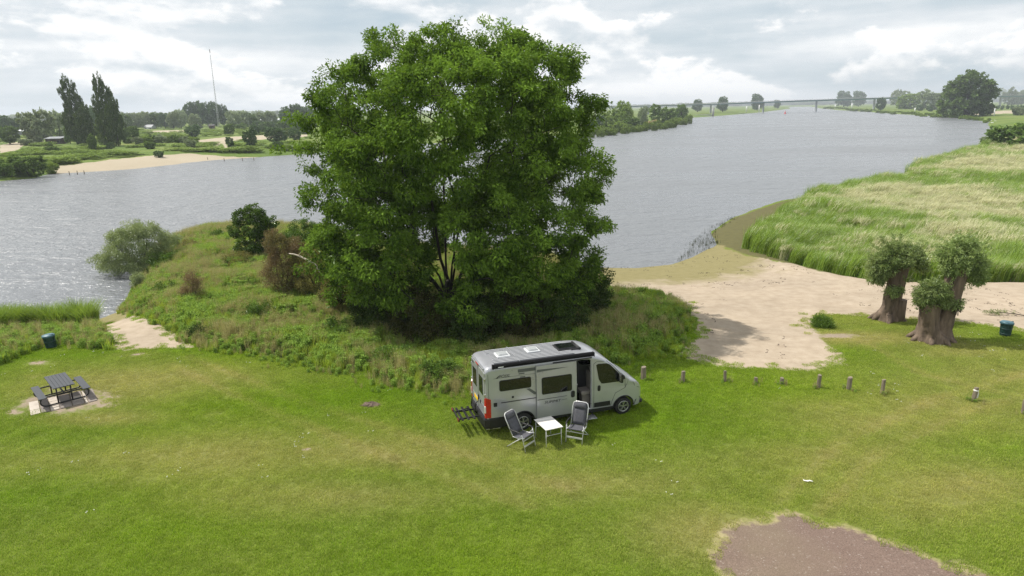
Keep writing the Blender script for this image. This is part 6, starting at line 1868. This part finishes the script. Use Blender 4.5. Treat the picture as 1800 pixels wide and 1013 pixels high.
M['buoy_red'] = surf('buoy_red', (0.55, 0.03, 0.04), .5, var=.1)
M['pile_grey'] = surf('grey_pile', (0.33, 0.33, 0.31), .8, var=.15, scale=.5)
M['marker_white'] = surf('white_marker', (0.70, 0.70, 0.68), .6, var=.06)
def river_bits():
    g = at(1380, 200.5, WATER_Z)
    o = empty('red_buoy', (*g, WATER_Z)); tag(o, 'red conical buoy floating in mid river', 'buoy')
    MB().lathe([(.9, -.3), (1.3, .2), (1.2, .7), (.55, 1.2)], 14).build('float', M['buoy_red'], o)
    MB().lathe([(.55, 1.2), (.75, 2.0), (.1, 3.6)], 12).build('cone', M['buoy_red'], o)
    g = at(1253, 205, WATER_Z); h = at_y(1253, 188, g[1])[2]
    o = empty('mooring_dolphin', (*g, WATER_Z)); tag(o, 'tall grey mooring pile standing at the end of the low quay', 'pile')
    MB().tube([(0, 0, -1.5), (0, 0, h - WATER_Z)], 1.3, 12).build('pile', M['pile_grey'], o)
    MB().lathe([(1.5, h - WATER_Z - .8), (1.5, h - WATER_Z)], 12).build('cap', M['marker_white'], o)
    a = at(1216, 205, WATER_Z); b = at(1250, 204.5, WATER_Z)
    o = empty('quay', (*a, WATER_Z)); tag(o, 'low dark quay wall on the far left bank', 'quay')
    d = Vector((b[0] - a[0], b[1] - a[1], 0))
    MB().bar((0, 0, .7), (d.x, d.y, .7), 3.0, 2.4).build('wall', M['bridge_conc'], o)
    MB().bar((0, 0, 1.98), (d.x, d.y, 1.98), 3.2, .16).build('coping', M['pile_grey'], o)
    for i, (px, py, tp, lab) in enumerate([(1312, 197, 187, 'white marker post below the third lone tree, left one'), (1334, 197, 185, 'white marker post at the tip of the far left bank'), (1468, 191, 184, 'white marker post left of the dark tree pair'),
                                           (1497, 192, 182, 'white marker post between the two dark trees on the right bank'), (1608, 196.5, 190, 'white marker post before the broad grey willow'), (1747, 204, 191, 'white marker post right of the great round tree'), (1088, 194, 186, 'white marker post behind the spit trees')]):
        g = ground_at(px, py); h = at_y(px, tp, g[1])[2] - g[2]
        o = empty('marker_post', g); tag(o, lab, 'post', 'white river markers')
        MB().tube([(0, 0, -.5), (0, 0, h)], max(.35, .0011 * g[1] * .7), 8).build('shaft', M['marker_white'], o)
        MB().box((0, 0, h), (1.3, .3, .5)).build('head', M['marker_white'], o)
    for i, (px, py) in enumerate([(344, 279), (365, 282), (394, 283.5), (426, 283), (446, 282.5), (122, 308), (136, 307), (148, 306.5)]):
        g = at(px, py, WATER_Z)
        o = MB().tube([(0, 0, -1), (.05, 0, .4), (.02, 0, .85)], [.10, .09, .08], 7).build('stake', M['post_wood']); o.location = (*g, WATER_Z)
        tag(o, f'{ORD[i]} old wooden stake in the water off the far beach, ' + ('below the meadow bushes' if i < 5 else 'by the waterside bushes'), 'stake', 'stakes off the far beach')
river_bits()

M['swan_white'] = surf('swan_white', (0.80, 0.80, 0.78), .7, var=.04)
M['swan_bill'] = surf('swan_bill', (0.45, 0.13, 0.02), .5, var=.1)
def swan(label, px, py, rz, up):
    g = at(px, py, WATER_Z)
    o = empty('swan', (*g, WATER_Z), rz); o.scale = (1.35,) * 3; tag(o, label, 'swan', 'swans by the right bank')
    rings = [(-.75, .30, .03, .03), (-.60, .26, .16, .12), (-.35, .22, .27, .22), (0, .20, .30, .26), (.28, .20, .25, .23), (.45, .26, .16, .17), (.52, .38, .085, .09)]
    neck = [(.54, .50, .06, .06), (.50, .66, .05, .05), (.50, .82, .05, .05), (.58, .93, .065, .06), (.70, .92, .06, .05), (.78, .89, .03, .03)] if up else [(.60, .42, .06, .06), (.68, .36, .05, .05), (.76, .22, .05, .05), (.80, .08, .05, .05), (.84, -.05, .05, .05), (.86, -.12, .03, .03)]
    n = 10; V = []; F = []
    R_ = rings + neck
    for i, (x, z, ry, rz_) in enumerate(R_):
        t = Vector((R_[min(i + 1, len(R_) - 1)][0] - R_[max(i - 1, 0)][0], 0, R_[min(i + 1, len(R_) - 1)][1] - R_[max(i - 1, 0)][1])).normalized()
        nrm = Vector((-t.z, 0, t.x))
        for k in range(n):
            a = 2 * PI * k / n; V.append(Vector((x, 0, z)) + Vector((0, 1, 0)) * math.cos(a) * ry + nrm * math.sin(a) * rz_)
    for i in range(len(R_) - 1):
        for k in range(n): F.append((i * n + k, i * n + (k + 1) % n, (i + 1) * n + (k + 1) % n, (i + 1) * n + k))
    F += [tuple(range(n)), tuple((len(R_) - 1) * n + k for k in range(n))[::-1]]
    MB().add(V, F, True).build('body', M['swan_white'], o)
    if up: MB().tube([(.78, 0, .89), (.90, 0, .84)], [.03, .015], 6).build('bill', M['swan_bill'], o)
for i, (px, py, r_, up, lab) in enumerate([(1734, 215.5, .4, True, 'white swan leading the group at the left, neck raised'), (1741, 213.5, 2.8, True, 'white swan at the back of the group, near the marsh corner'), (1744, 217, .2, False, 'white swan dipping its head at the front of the group'), (1750, 214.5, 3.4, True, 'white swan at the right of the group by the bank')]):
    swan(lab, px, py, r_, up)

# ================================================================== HAZE OVER THE RIVER PLAIN
def haze():
    o = MB().box((0, 0, 34.25), (10800, 10800, 79.5)).build('haze', None)
    m = bpy.data.materials.new('haze'); m.use_nodes = True; nt = m.node_tree; nt.nodes.clear()
    out = nt.nodes.new('ShaderNodeOutputMaterial')
    v = nt.nodes.new('ShaderNodeVolumePrincipled')
    v.inputs['Color'].default_value = (0.86, 0.92, 1.0, 1); v.inputs['Density'].default_value = 0.0002; v.inputs['Anisotropy'].default_value = 0.2
    lk(nt, v.outputs[0], out.inputs['Volume'])
    o.data.materials.clear(); o.data.materials.append(m)
    tag(o, 'thin summer haze lying over the river plain', None, None, 'stuff')
haze()
